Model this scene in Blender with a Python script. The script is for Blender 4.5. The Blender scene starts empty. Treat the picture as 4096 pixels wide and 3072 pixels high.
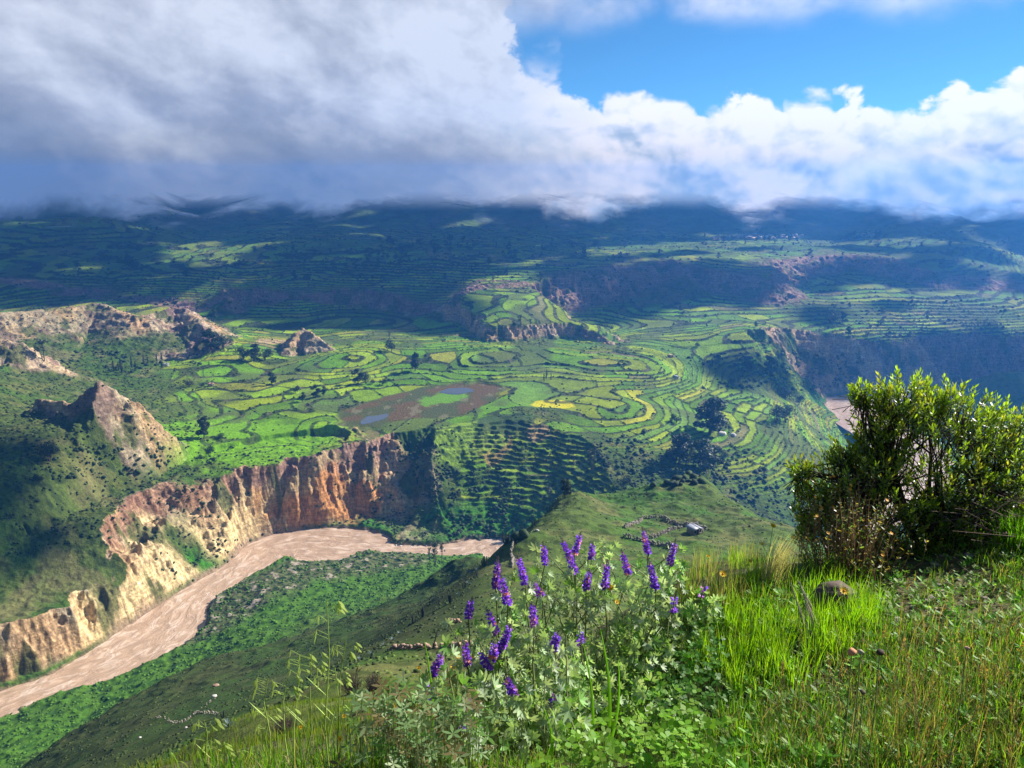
import bpy, bmesh, math, random
import numpy as np
from mathutils import Vector, Matrix
R = math.radians
C = bpy.context.scene.collection
SC = bpy.context.scene

# ------------------------------------------------------------------ camera, sky, sun, exposure
F = 773.0                      # focal length in pixels of the 1024 px wide picture
PITCH = R(14.0)
EYE = 250.0                    # eye level above the river
cam_d = bpy.data.cameras.new('camera'); cam = bpy.data.objects.new('camera', cam_d); C.objects.link(cam)
cam.location = (0, 0, EYE); cam.rotation_euler = (math.pi/2 - PITCH, 0, 0)
cam_d.sensor_width = 36.0; cam_d.lens = 36.0*F/1024.0; cam_d.clip_start = 0.05; cam_d.clip_end = 60000
SC.camera = cam
SC.view_settings.view_transform = 'Standard'; SC.view_settings.look = 'None'
SC.view_settings.exposure = 1.05; SC.view_settings.gamma = 1.0

SUN_AZ = R(60.0)               # clockwise from the view direction (+Y), so from the front right
SUN_EL = R(34.0)
SUN_DIR = Vector((math.sin(SUN_AZ)*math.cos(SUN_EL), math.cos(SUN_AZ)*math.cos(SUN_EL), math.sin(SUN_EL)))
sl = bpy.data.lights.new('sun', 'SUN'); so = bpy.data.objects.new('sun', sl); C.objects.link(so)
sl.energy = 5.0; sl.angle = R(0.5); sl.color = (1.0, 0.955, 0.87)
so.rotation_euler = SUN_DIR.to_track_quat('Z', 'Y').to_euler()

def pix_dir(u, v):
    a = (u-512.0)/F; b = (384.0-v)/F
    return np.array([a, math.cos(PITCH)+b*math.sin(PITCH), -math.sin(PITCH)+b*math.cos(PITCH)])
F0 = 0.56
def build_world():
    w = bpy.data.worlds.new('World'); SC.world = w; w.use_nodes = True
    nt = w.node_tree; nt.nodes.clear(); N = nt.nodes.new; L = nt.links.new
    def val(inp, a):
        if isinstance(a, (int, float)): inp.default_value = a
        else: L(a, inp)
    def m(op, a, b=0.0, c=None, clamp=False):
        n = N('ShaderNodeMath'); n.operation = op; n.use_clamp = clamp; val(n.inputs[0], a); val(n.inputs[1], b)
        if c is not None: val(n.inputs[2], c)
        return n.outputs[0]
    add = lambda a, b: m('ADD', a, b); mul = lambda a, b: m('MULTIPLY', a, b); sub = lambda a, b: m('SUBTRACT', a, b)
    def ss(a, b, x, o0=0.0, o1=1.0):
        n = N('ShaderNodeMapRange'); n.interpolation_type = 'SMOOTHSTEP'; val(n.inputs[0], x)
        n.inputs[1].default_value = a; n.inputs[2].default_value = b; n.inputs[3].default_value = o0; n.inputs[4].default_value = o1
        return n.outputs[0]
    def curve(x, pts):
        n = N('ShaderNodeFloatCurve'); L(x, n.inputs['Value']); c = n.mapping.curves[0]
        c.points[0].location = pts[0]; c.points[1].location = pts[-1]
        for p in pts[1:-1]: c.points.new(*p)
        for p in c.points: p.handle_type = 'AUTO'
        n.mapping.update(); return n.outputs[0]
    def comb(x, y, z=0.0):
        n = N('ShaderNodeCombineXYZ'); val(n.inputs[0], x); val(n.inputs[1], y); val(n.inputs[2], z); return n.outputs[0]
    def noise(v, s, det=5, rough=0.55, dist=0.0, out=0):
        n = N('ShaderNodeTexNoise'); L(v, n.inputs['Vector']); n.inputs['Scale'].default_value = s; n.inputs['Detail'].default_value = det
        n.inputs['Roughness'].default_value = rough; n.inputs['Distortion'].default_value = dist; return n.outputs[out]
    def mix(f, a, b):
        n = N('ShaderNodeMix'); n.data_type = 'RGBA'; val(n.inputs[0], f)
        for k, q in ((6, a), (7, b)):
            if isinstance(q, tuple): n.inputs[k].default_value = (*q, 1)
            else: L(q, n.inputs[k])
        return n.outputs[2]
    tc = N('ShaderNodeTexCoord'); sp = N('ShaderNodeSeparateXYZ'); L(tc.outputs['Generated'], sp.inputs[0])
    X, Y, Z = sp.outputs
    az = mul(m('ARCTAN2', X, Y), 57.29578)            # degrees clockwise from the view direction
    el = mul(m('ARCSINE', Z), 57.29578)               # degrees above the horizon
    # domain warp
    P0 = comb(mul(az, 1.0), mul(el, 1.35))
    wv = N('ShaderNodeTexNoise'); L(P0, wv.inputs['Vector']); wv.inputs['Scale'].default_value = 0.22; wv.inputs['Detail'].default_value = 4
    vm = N('ShaderNodeVectorMath'); vm.operation = 'MULTIPLY_ADD'; L(wv.outputs['Color'], vm.inputs[0]); vm.inputs[1].default_value = (2.6, 2.6, 0); vm.inputs[2].default_value = (-1.3, -1.3, 0)
    va = N('ShaderNodeVectorMath'); va.operation = 'ADD'; L(P0, va.inputs[0]); L(vm.outputs[0], va.inputs[1]); P = va.outputs[0]
    def field(dx, dy):
        n = N('ShaderNodeVectorMath'); n.operation = 'ADD'; L(P, n.inputs[0]); n.inputs[1].default_value = (dx, dy, 0); v = n.outputs[0]
        def vor(s, r):
            q = N('ShaderNodeTexVoronoi'); q.voronoi_dimensions = '2D'; q.feature = 'F1'; L(v, q.inputs['Vector']); q.inputs['Scale'].default_value = s
            q.inputs['Detail'].default_value = 2.0; q.inputs['Roughness'].default_value = r; q.inputs['Lacunarity'].default_value = 2.2
            return q.outputs['Distance']
        a = sub(1.0, vor(0.17, 0.45)); b = noise(v, 0.16, 7, 0.54, 0.2)
        return add(mul(a, 0.42), mul(b, 0.85))
    f0 = field(0, 0); f1 = field(0.45, 0.7)
    relief = sub(f0, f1)                                # > 0 on sides that face the sun
    base_n = noise(P, 0.5, 6, 0.62)
    soft_n = noise(P0, 0.11, 4, 0.55, 0.6)
    azw = add(az, add(mul(sub(base_n, 0.5), 5.0), mul(sub(soft_n, 0.5), 4.0)))
    azn = m('MULTIPLY_ADD', azw, 1/80.0, 0.5, clamp=True)
    # upper edge of the bank, in degrees of elevation / 20
    def A(u): return math.degrees(math.atan2(*pix_dir(u, 100)[:2]))/80+0.5
    def E(u, v): d = pix_dir(u, v); return (math.degrees(math.asin(d[2]/np.linalg.norm(d)))+2)/20
    tops = [(500,-60),(518,20),(531,66),(547,60),(566,82),(595,76),(618,76),(640,93),(675,97),(708,116),(735,104),(765,92),(800,100),(832,114),(870,104),(907,109),(941,97),(964,86),(1024,74)]
    top = curve(azn, [(0.0, 1.0), (A(480), 1.0)]+[(A(u), max(0.02, min(1.0, E(u, v)))) for u, v in tops]+[(0.92, 0.50), (1.0, 0.5)])
    eln = m('MULTIPLY_ADD', el, 1/20.0, 0.1)
    edge = mul(sub(top, eln), 20.0)                    # degrees below the edge
    softk = sub(1.0, mul(0.86, mul(mul(ss(-4.0, -1.0, az), ss(3.2, 5.0, az, 1.0, 0.0)), ss(6.0, 8.5, el))))      # the left cloud thins out into veils above the bank
    cov = ss(-0.25, 0.65, mul(softk, add(edge, add(mul(sub(f0, F0), 7.5), mul(sub(base_n, 0.5), 2.2)))))
    # thin high cloud over the upper right
    wisp = mul(ss(0.56, 0.95, add(noise(comb(mul(az, 0.6), mul(el, 0.9), 7.0), 0.22, 5, 0.5, 0.2), mul(ss(8.0, 12.5, el), 0.28))), mul(ss(9.0, 12.5, el, 0.0, 0.75), ss(15.0, 24.0, el, 1.0, 0.25)))  # a faint unseen veil also stays overhead, added as fill light
    streak_d = m('ABSOLUTE', add(el, add(mul(az, 0.75), mul(sub(base_n, 0.5), -2.0)) )) if False else None
    # ---- cloud colour
    lit = add(0.62, add(mul(relief, 1.5), mul(sub(base_n, 0.5), 0.45)))
    big_n = noise(P0, 0.13, 4, 0.5, 0.4)
    left = ss(-5.0, 7.0, add(add(az, mul(el, -0.35)), mul(sub(soft_n, 0.5), 16.0)))              # 0 in the grey left part, 1 in the white bank
    depth = ss(0.3, 5.5, edge)                                                 # darker away from the sunlit rim
    litR = add(lit, add(mul(mul(depth, ss(0.38, 0.60, big_n)), -0.42), 0.20))
    colR = N('ShaderNodeValToRGB'); r = colR.color_ramp; r.elements[0].position = 0.12; r.elements[0].color = (0.24, 0.36, 0.55, 1); r.elements[1].position = 0.80; r.elements[1].color = (1.15, 1.12, 1.18, 1)
    e = r.elements.new(0.40); e.color = (0.52, 0.64, 0.80, 1); e = r.elements.new(0.60); e.color = (0.85, 0.90, 1.02, 1); L(litR, colR.inputs[0])
    soft2 = noise(comb(mul(az, 0.8), add(mul(el, 1.5), mul(az, 0.45)), 3.0), 0.11, 7, 0.50, 0.15)
    gl = add(mul(sub(soft2, 0.5), 2.2), add(mul(sub(base_n, 0.5), 0.5), add(mul(relief, 0.45), add(m('MULTIPLY_ADD', el, 0.022, 0.50), m('MULTIPLY_ADD', az, 0.014, 0.20)))))
    colL = N('ShaderNodeValToRGB'); r = colL.color_ramp; r.elements[0].position = 0.05; r.elements[0].color = (0.23, 0.28, 0.38, 1); r.elements[1].position = 0.95; r.elements[1].color = (0.75, 0.81, 0.94, 1)
    e = r.elements.new(0.45); e.color = (0.39, 0.44, 0.56, 1); L(gl, colL.inputs[0])
    ccol = mix(left, colL.outputs[0], colR.outputs[0])
    wt = N('ShaderNodeMix'); wt.data_type = 'RGBA'; wt.blend_type = 'MULTIPLY'; L(ss(-1.0, 6.0, el, 1.0, 0.0), wt.inputs[0]); L(ccol, wt.inputs[6]); wt.inputs[7].default_value = (1.14, 1.02, 0.74, 1); ccol = wt.outputs[2]
    sky = N('ShaderNodeTexSky'); sky.sky_type = 'NISHITA'; sky.sun_disc = False
    sky.sun_elevation = SUN_EL; sky.sun_rotation = SUN_AZ
    sky.altitude = 3400; sky.air_density = 1.0; sky.dust_density = 0.2; sky.ozone_density = 2.5
    bg = N('ShaderNodeBackground'); bg.inputs['Strength'].default_value = 0.06; tn = N('ShaderNodeMix'); tn.data_type = 'RGBA'; tn.blend_type = 'MULTIPLY'; tn.inputs[0].default_value = 1.0; L(sky.outputs[0], tn.inputs[6]); tn.inputs[7].default_value = (0.42, 0.80, 1.0, 1); L(tn.outputs[2], bg.inputs['Color'])
    bc = N('ShaderNodeBackground'); bc.inputs['Strength'].default_value = 0.48; L(ccol, bc.inputs['Color'])
    mx = N('ShaderNodeMixShader'); L(m('MAXIMUM', cov, wisp), mx.inputs[0]); L(bg.outputs[0], mx.inputs[1]); L(bc.outputs[0], mx.inputs[2])
    out = N('ShaderNodeOutputWorld'); L(mx.outputs[0], out.inputs['Surface'])
build_world()
SC.cycles.volume_bounces = 1
SC.cycles.max_bounces = 8; SC.cycles.transparent_max_bounces = 24

# ------------------------------------------------------------------ helpers
def PZ(u, v, z):               # where the sight line through (u,v) meets height z
    d = pix_dir(u, v); t = (z-EYE)/d[2]
    return np.array([d[0]*t, d[1]*t, z])
def PD(u, v, dist, dz=0.0):    # point on the sight line at horizontal distance dist
    d = pix_dir(u, v); t = dist/math.hypot(d[0], d[1])
    return np.array([d[0]*t, d[1]*t, EYE+d[2]*t+dz])

def tag(o, label=None, cat=None, group=None, kind=None):
    if label: o['label'] = label
    if cat: o['category'] = cat
    if group: o['group'] = group
    if kind: o['kind'] = kind
    return o
def empty(name, loc, rz=0.0, **k):
    o = bpy.data.objects.new(name, None); C.objects.link(o); o.location = loc; o.rotation_euler = (0, 0, rz)
    o.empty_display_size = 0.2
    return tag(o, **k)
def mesh_np(name, co, faces, mat=None, parent=None, smooth=False):
    """co (n,3) array; faces: (m,3) or (m,4) int array, or a list of such arrays"""
    me = bpy.data.meshes.new(name)
    if not isinstance(faces, (list, tuple)): faces = [faces]
    faces = [np.asarray(f, dtype=np.int32) for f in faces if len(f)]
    co = np.ascontiguousarray(co, dtype=np.float32)
    me.vertices.add(len(co)); me.vertices.foreach_set('co', co.ravel())
    nl = sum(f.size for f in faces); npoly = sum(len(f) for f in faces)
    me.loops.add(nl); me.polygons.add(npoly)
    me.loops.foreach_set('vertex_index', np.concatenate([f.ravel() for f in faces]))
    tot = np.concatenate([np.full(len(f), f.shape[1], dtype=np.int32) for f in faces])
    start = np.concatenate([[0], np.cumsum(tot)[:-1]]).astype(np.int32)
    me.polygons.foreach_set('loop_start', start)
    me.polygons.foreach_set('loop_total', tot)
    if smooth: me.polygons.foreach_set('use_smooth', np.ones(npoly, dtype=bool))
    me.update(calc_edges=True)
    if mat:
        for m in (mat if isinstance(mat, (list, tuple)) else [mat]): me.materials.append(m)
    o = bpy.data.objects.new(name, me); C.objects.link(o)
    if parent: o.parent = parent
    return o
def copy_tree(o, parent=None):
    c = o.copy(); C.objects.link(c)
    if parent: c.parent = parent
    for ch in list(o.children): copy_tree(ch, c)
    return c

# ------------------------------------------------------------------ noise
_rng = np.random.default_rng(7)
_ang = _rng.uniform(0, 2*np.pi, (256, 256)); _GX = np.cos(_ang).astype(np.float32); _GY = np.sin(_ang).astype(np.float32)
def gnoise(x, y):
    xi = np.floor(x).astype(np.int32); yi = np.floor(y).astype(np.int32)
    fx = (x-xi).astype(np.float32); fy = (y-yi).astype(np.float32)
    x0 = xi & 255; x1 = (xi+1) & 255; y0 = yi & 255; y1 = (yi+1) & 255
    ux = fx*fx*fx*(fx*(fx*6-15)+10); uy = fy*fy*fy*(fy*(fy*6-15)+10)
    n00 = _GX[x0, y0]*fx+_GY[x0, y0]*fy; n10 = _GX[x1, y0]*(fx-1)+_GY[x1, y0]*fy
    n01 = _GX[x0, y1]*fx+_GY[x0, y1]*(fy-1); n11 = _GX[x1, y1]*(fx-1)+_GY[x1, y1]*(fy-1)
    a = n00+ux*(n10-n00); b = n01+ux*(n11-n01)
    return (a+uy*(b-a))*1.5
def fbm(x, y, sc, octv=3, seed=0, gain=0.5):
    r = 0; a = 1.0; s = 1.0/sc
    for o in range(octv):
        r = r+a*gnoise(x*s+seed*17.3+o*5.7, y*s+seed*9.1+o*3.3); a *= gain; s *= 2.03
    return r
def ridged(x, y, sc, octv=3, seed=0):
    r = 0; a = 1.0; s = 1.0/sc
    for o in range(octv):
        r = r+a*(1-2.2*np.abs(gnoise(x*s+seed*13.7+o*7.7, y*s+seed*4.1+o*2.9))); a *= 0.5; s *= 2.1
    return r
_H = _rng.random(65536).astype(np.float32)
def hash2(a, b, k=0):
    return _H[(a*7919+b*104729+k*3571) & 65535]
def sstep(a, b, x):
    t = np.clip((x-a)/(b-a), 0, 1); return t*t*(3-2*t)
# ------------------------------------------------------------------ terrain: plan of the valley
# control heights; each is a sight line plus a height (z) or a distance (d)
def zz(*L): return [PZ(u, v, z) for (u, v, z) in L]
def dd(*L): return [PD(*t) for t in L]

FAR_PTS = zz(
 (0,500,72),(0,573,40),(60,578,33),(110,578,28),(0,640,31),(40,640,28),(85,628,24),(-60,660,30),(138,565,30),(140,545,40),(110,500,56),(160,480,54),(209,481,47),(225,466,51),(280,454,52),(322,446,54),
 (330,424,58),(-60,520,66),(-80,470,84),(0,440,92),(60,440,90),(130,450,72),
 (0,400,98),(-60,400,110),(0,372,104),(60,400,84),(110,400,74),(190,400,62),(250,400,60),(300,385,60),(190,440,58),(250,440,56),(300,425,57),
 (190,415,62),(40,372,80),(150,370,70),(200,355,73),(250,345,76),(230,375,66),(290,355,67),(260,385,62),(60,360,80),(0,352,90),
 (373,419,55.5),(455,391,55.5),(345,425,55.8),(420,420,55.8),(420,388,56),(505,392,56.5),(360,400,57),(380,380,59),(450,376,60),
 (430,440,56),(400,436,56),(470,440,54),(560,400,59),(600,372,64),(540,372,61),(560,385,59),(640,395,57),(510,408,58),(550,420,56),(650,380,62),(640,430,54),(600,440,52),(560,440,53),
 (510,455,50),(580,468,43),(640,458,44),(520,500,28),(560,522,17),(500,532,14),(590,516,18),(610,500,24),(700,470,34),(760,470,30),(700,500,24),(770,505,18),
 (760,430,38),(800,440,26),(800,415,24),(815,418,10),(822,430,7),(812,404,14),(720,410,44),(770,395,40),(740,378,48),(690,390,54),(640,400,58),
 (450,350,70),(500,350,70),(350,350,72),(400,335,73),(330,362,68),(380,370,63),(440,368,62),(620,352,68),(700,352,66),(780,352,64),(850,347,58),(900,346,54),(1000,347,53),(1100,345,53),
 (1024,330,62),(900,320,73),(800,320,76),(700,320,77),(650,335,72),(1000,308,82),(900,298,90),(800,298,90),(720,298,90),(600,325,68),(570,320,70),(640,312,80),
 (640,303,78),(600,306,76),(560,300,80),(250,310,82),(300,300,92),(340,312,78),(300,322,76),(430,312,82),(460,315,80),(470,330,73),(0,310,100),(100,310,92),(1100,300,86),
 (-100,330,100),(1150,330,60))
TOP_PTS = zz(
 (336,287,109),(377,288,108),(401,294,104),(426,301,98),(462,290,110),(500,281,120),(530,278,122),(545,275,125),
 (300,300,92),(300,280,112),(200,280,116),(100,285,112),(0,290,110),(100,262,134),(0,255,146),(200,255,141),(300,256,140),(400,266,130),(400,243,152),
 (200,236,162),(300,238,158),(100,236,168),(0,238,168),(500,262,134),(500,245,148),(600,264,134),(640,258,139),(672,257,140),(690,262,135),(755,269,131),
 (790,256,138),(830,253,140),(870,254,138),(900,259,134),(940,264,129),(1024,276,112),(1024,262,124),(600,249,142),(700,249,143),(800,245,146),(900,247,146),(1000,249,144),
 (700,238,148),(600,238,148),(850,238,148),(1000,240,148),(760,240,147),(250,310,82),(250,300,95),(-100,300,105)) + zz((-80,232,166),(0,232,166),(100,231,166),(200,231,165),(300,231,165),(400,231,160),(500,232,158),(600,233,156),(700,234,152),(800,234,152),(900,234,150),(1000,235,150),(1120,235,150))
MTN_PTS = dd(
 (-100,224,1850),(0,224,1850),(100,224,1880),(200,225,1950),(300,224,1900),(400,224,1950),(500,225,1950),(600,227,1950),(700,228,2020),(800,228,2060),(900,228,2060),(1000,228,2060),(1120,228,2060),
 (-100,208,2050),(0,206,2050),(100,205,2050),(200,214,2250),(300,204,2100),(400,203,2150),(500,204,2150),(600,205,2150),(700,205,2240),(800,206,2270),(900,206,2270),(1000,206,2270),(1120,206,2270),
 (0,180,2350),(130,178,2300),(205,195,2700),(280,178,2350),(400,178,2500),(520,178,2450),(680,178,2500),(850,178,2550),(1024,178,2550),
 (0,60,4800),(250,60,5200),(512,60,6500),(850,60,7500),(1100,60,7500))
NEAR_PTS = [np.array([math.sin(a)*r, math.cos(a)*r, 248.4-0.15*math.sin(-a)*r]) for a in (-1.0,-0.5,0,0.5,1.0) for r in (0.5, 1.0)]+dd(
 # shoulder where the photographer stands
 (512,768,1.9),(700,768,1.9),(900,768,1.9),(1100,768,2.0),(512,768,2.0),(600,745,2.5),(690,650,3.0),(700,600,3.5),(800,590,3.3),(900,600,3.3),(1000,600,3.3),(1100,600,3.3),
 (1024,510,5.4),(985,525,5.0),(940,552,4.1),(860,565,3.9),(780,563,4.4),(700,566,4.8),(1100,495,6.2),
 (690,592,4.0),(650,640,3.6),(590,695,3.3),(530,732,3.1),(450,762,3.0),(350,790,3.2),(270,790,4.2),(200,800,5.0),(60,830,6.0),(0,860,2.5),(-100,860,2.5),
 (345,712,12),(300,745,11),(250,768,11),
 (430,700,12),(430,690,20,-0.8),(432,672,40,-2.0),(432,662,65,-2.0),(520,690,9,-1.2),(520,655,25,-2.5),(520,630,50,-3),(600,640,9,-1.6),(600,610,30,-4),(360,700,20),(390,690,30,-0.6),(700,565,10,-2.0),(800,560,10,-3.0),(900,540,10,-3.0),(1024,500,11,-2.2),(1120,485,12,-2.2),
 (158,772,25),(205,738,30),(269,714,38),(316,690,55),(350,670,75),(395,643,115),(380,662,85),(432,654,90),(560,610,75,-3),(700,575,70,-8),(850,560,70,-10),(1000,540,70,-12),(1120,530,70,-12),
 (100,775,60,-12),(0,800,60,-14),(-90,800,60,-14),
 (450,605,150),(487,567,188),(506,545,216),(529,524,246),(553,504,282),(593,494,312),(650,490,330),(715,490,330),(752,513,290),(800,535,250),
 (593,498,295),(593,494,330,-3),(593,494,350,-10),(650,497,300),(650,490,345,-3),(650,490,368,-10),(715,497,300),(715,490,345,-3),(715,490,368,-10),(752,513,310,-3),(752,513,330,-10),(553,504,300,-3),(553,504,320,-10),(529,524,262,-3),(506,545,232,-2),(487,567,202,-2),(560,545,205),(640,545,215),(700,545,215),(640,520,262),(700,515,270),(520,600,130),(600,590,140,-2),(700,590,140,-8),(850,560,160,-12),(1000,540,160,-20),(1120,530,160,-20),
 (470,620,115),(560,575,165),
 # dark flank west of the spur and the lower spur
 (150,757,120),(60,790,120,-2),(-80,800,120,-2),(200,727,140),(250,702,150),(300,682,160),(340,662,180),(370,640,195),(400,615,215),(430,600,235),(455,580,260),(480,562,285),
 (49,770,205),(100,724,232),(158,685,262),(237,655,285),(300,638,300),(-60,850,200),
 # river terrace slope
 # behind the spur crest, dropping to the gorge
 (553,504,360,-30),(600,494,400,-30),(650,490,410,-28),(715,490,400,-28),(790,520,380,-35),(529,524,310,-22),(506,545,290,-18),(900,540,300,-40),(1024,520,300,-45),(1120,520,300,-50),
 (900,475,520,-25),(1000,470,520,-25),(1120,470,520,-25)) + zz(
 (6,714,2.5),(60,693,2.5),(106,682,2.5),(150,665,2.5),(184,642,2.5),(205,612,2.5),(240,586,2.5),(270,567,2.5),(306,560,2.5),(346,563,2.5),(394,556,2.5),(420,557,2.5),(456,558,2.5),(492,556,3),(-50,750,3),
 (0,745,12),(60,720,12),(110,702,12),(160,680,12),(200,660,11),(230,625,9),(280,592,8),(330,580,7),(380,573,8),(430,569,10),(-60,790,14),
 (0,768,22),(49,748,22),(100,715,19),(237,640,17),(290,618,16),(350,598,17),(400,585,18),(440,575,20),
 (520,580,4),(560,612,4),(623,618,4),(694,610,4),(800,577,4),(1001,385,45),(1060,395,40),(960,400,22),(1100,420,20),(1000,430,14),(1150,400,30))

# river: u, v, half width, then for the far bank: toe width, rise; for the near bank: toe width, rise
# (far bank u,v, near bank u,v, far bank: toe width, rise; near bank: toe width, rise)
RIV = [(-160,775,-150,812, 3,0.9, 2,0.9),(-60,712,-50,745, 3,1.0, 2,0.5),(2,691,6,713, 6,1.7, 2,0.4),(50,676,60,692, 9,1.9, 2,0.4),(95,652,106,681, 5,1.8, 2,0.4),(128,630,150,664, 1,1.8, 2,0.4),
 (152,614,183,640, 1,1.9, 2,0.4),(176,597,200,610, 1,1.2, 3,0.4),(206,577,238,582, 1,0.88, 4,0.35),(240,556,268,565, 1,0.95, 10,0.25),(258,541,285,559, 1,1.7, 16,0.22),(284,531,306,558, 0.5,2.5, 18,0.22),
 (312,530,328,559, 5,2.2, 16,0.25),(338,530,346,561, 24,1.0, 8,0.3),(362,534,372,557, 34,0.78, 4,0.4),(388,545,394,554, 34,0.78, 2,0.5),(417,547,420,555, 30,0.68, 2,0.5),(450,546,456,556, 16,0.58, 1,0.6),
 (487,538,492,552, 6,0.5, 1,0.6),(512,562,520,576, 12,0.5, 1,0.8),(556,594,560,608, 12,0.5, 1,0.8),(620,600,623,615, 12,0.48, 1,0.8),(690,592,694,607, 14,0.5, 1,0.8),(790,560,800,575, 16,0.7, 1,0.8),(868,528,884,540, 6,0.7, 1,0.8),
 (908,478,945,486, 3,0.6, 2,0.6),(880,445,935,450, 2,0.5, 3,0.5),(840,415,890,425, 4,0.5, 6,0.4),(836,397,872,409, 10,1.0, 10,0.4),(900,392,905,400, 8,1.2, 6,0.5),(960,388,960,396, 6,1.2, 4,0.5),(1040,386,1040,394, 4,1.2, 4,0.5),(1160,384,1160,393, 4,1.2, 4,0.5),(1400,390,1400,402, 4,1.2, 4,0.5)]
def _rc(r):
    a, b = PZ(r[0], r[1], 0.0)[:2], PZ(r[2], r[3], 0.0)[:2]
    return np.append((a+b)/2, (min(float(np.hypot(*(a-b)))/2, 30.0),)+r[4:])
RC = np.array([_rc(r) for r in RIV])
# resample smoothly (Catmull-Rom)
def catmull(P, n=6):
    out = []
    for i in range(len(P)-1):
        p0 = P[max(i-1, 0)]; p1 = P[i]; p2 = P[i+1]; p3 = P[min(i+2, len(P)-1)]
        for k in range(n):
            t = k/n
            out.append(0.5*((2*p1)+(-p0+p2)*t+(2*p0-5*p1+4*p2-p3)*t*t+(-p0+3*p1-3*p2+p3)*t**3))
    out.append(P[-1]); return np.array(out)
RCS = catmull(RC, 3)
RCS[:, 2:] = np.maximum(RCS[:, 2:], 0.2)

def seg_dist(x, y, P, closed=False):
    """distance to a polyline and the (index + t) of the nearest point"""
    best = np.full(x.shape, 1e18, np.float32); bs = np.zeros(x.shape, np.float32)
    n = len(P) if closed else len(P)-1
    for i in range(n):
        a = P[i]; b = P[(i+1) % len(P)]
        dx, dy = b[0]-a[0], b[1]-a[1]; L = dx*dx+dy*dy+1e-9
        t = np.clip(((x-a[0])*dx+(y-a[1])*dy)/L, 0, 1)
        q = (x-a[0]-t*dx)**2+(y-a[1]-t*dy)**2
        m = q < best
        best = np.where(m, q, best); bs = np.where(m, i+t, bs)
    return np.sqrt(best), bs
def inside(x, y, P):
    c = np.zeros(x.shape, bool)
    for i in range(len(P)):
        a = P[i]; b = P[(i+1) % len(P)]
        if abs(a[1]-b[1]) < 1e-9: continue
        m = ((a[1] > y) != (b[1] > y)) & (x < (b[0]-a[0])*(y-a[1])/(b[1]-a[1])+a[0])
        c ^= m
    return c
NEAR_POLY = np.vstack([RCS[:, :2], [[4000, 600], [4000, -4000], [-4000, -4000], [-4000, 200]]])

class RBF:
    def __init__(s, pts, c=0.05, lam=1e-4):
        pts = np.array(pts); s.c = c
        s.q = s.coord(pts[:, 0], pts[:, 1])
        n = len(pts); D = np.sqrt(((s.q[:, None]-s.q[None])**2).sum(-1)+c*c)
        A = np.zeros((n+3, n+3)); A[:n, :n] = D-np.eye(n)*lam; A[:n, n] = 1; A[:n, n+1:] = s.q; A[n, :n] = 1; A[n+1:, :n] = s.q.T
        s.w = np.linalg.solve(A, np.append(pts[:, 2], [0, 0, 0]))
    @staticmethod
    def coord(x, y):
        return np.stack([np.arctan2(x, y), 0.8*np.log(np.hypot(x, y)+1e-6)], -1)
    def __call__(s, az, ld):
        q0 = az; q1 = 0.8*ld
        r = s.w[-3]+s.w[-2]*q0+s.w[-1]*q1
        for (a, b), w in zip(s.q, s.w):
            r = r+w*np.sqrt((q0-a)**2+(q1-b)**2+s.c**2)
        return r
RB_F = RBF(FAR_PTS+[p for p in TOP_PTS if math.hypot(p[0], p[1]) > 99999]); RB_T = RBF(TOP_PTS+MTN_PTS); RB_N = RBF(NEAR_PTS, 0.05)

# coarse tables, sampled bilinearly
AZ0, AZ1, LD0, LD1 = R(-64), R(64), math.log(0.5), math.log(14000)
NA, NL = 260, 720
_ta, _tl = np.meshgrid(np.linspace(AZ0, AZ1, NA), np.linspace(LD0, LD1, NL))
TAB = {k: f(_ta, _tl).astype(np.float32) for k, f in (('F', RB_F), ('T', RB_T), ('N', RB_N))}
def tab(k, az, ld):
    T = TAB[k]; fa = np.clip((az-AZ0)/(AZ1-AZ0), 0, 0.99999)*(NA-1); fl = np.clip((ld-LD0)/(LD1-LD0), 0, 0.99999)*(NL-1)
    ia = fa.astype(np.int32); il = fl.astype(np.int32); wa = (fa-ia).astype(np.float32); wl = (fl-il).astype(np.float32)
    return (T[il, ia]*(1-wa)*(1-wl)+T[il, ia+1]*wa*(1-wl)+T[il+1, ia]*(1-wa)*wl+T[il+1, ia+1]*wa*wl)

# the escarpment of the upper plateau (top edge)
ESC = [PZ(*t)[:2] for t in ((200,300,95),(300,290,104),(336,287,109),(377,288.5,108),(401,294,104),(426,301,98),(445,298,102),(462,289,111),(483,282,119),(521,281,121),(536,279,121),
 (543,277,123),(552,271,129),(575,268,131),(600,264,134),(640,259,139),(672,257,140),(700,263,135),(740,268,132),(757,270,131),(768,274,128),(765,263,134),(790,256,138),(830,253,140),(870,254,138),
 (900,259,134),(921,262,131),(943,274,117),(1024,277.5,112),(1200,280,110),(1500,270,115))]
ESC = np.array(ESC+[np.array([9000, 14000.]), np.array([-9000, 14000.]), np.array([-2500, 1500.])])
MESA = np.array([PZ(*t)[:2] for t in ((462,292,110),(467,305,102),(483,314,97),(493,325,90),(515,324,90),(545,321,90),(569,322,88),(600,333,78),(621,346,67),(600,329,80),(584,324,85),(567,317,92),(551,301,104),(529,287,116),(521,281,121),(483,280,121))])
MESA_PTS = zz((483,282,119),(521,282,120),(500,300,107),(530,300,107),(500,320,93),(560,320,89),(600,333,78),(621,346,67),(462,292,110),(551,300,104),(470,310,98),(584,326,84))
RB_M = RBF(MESA_PTS, 0.01)

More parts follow.
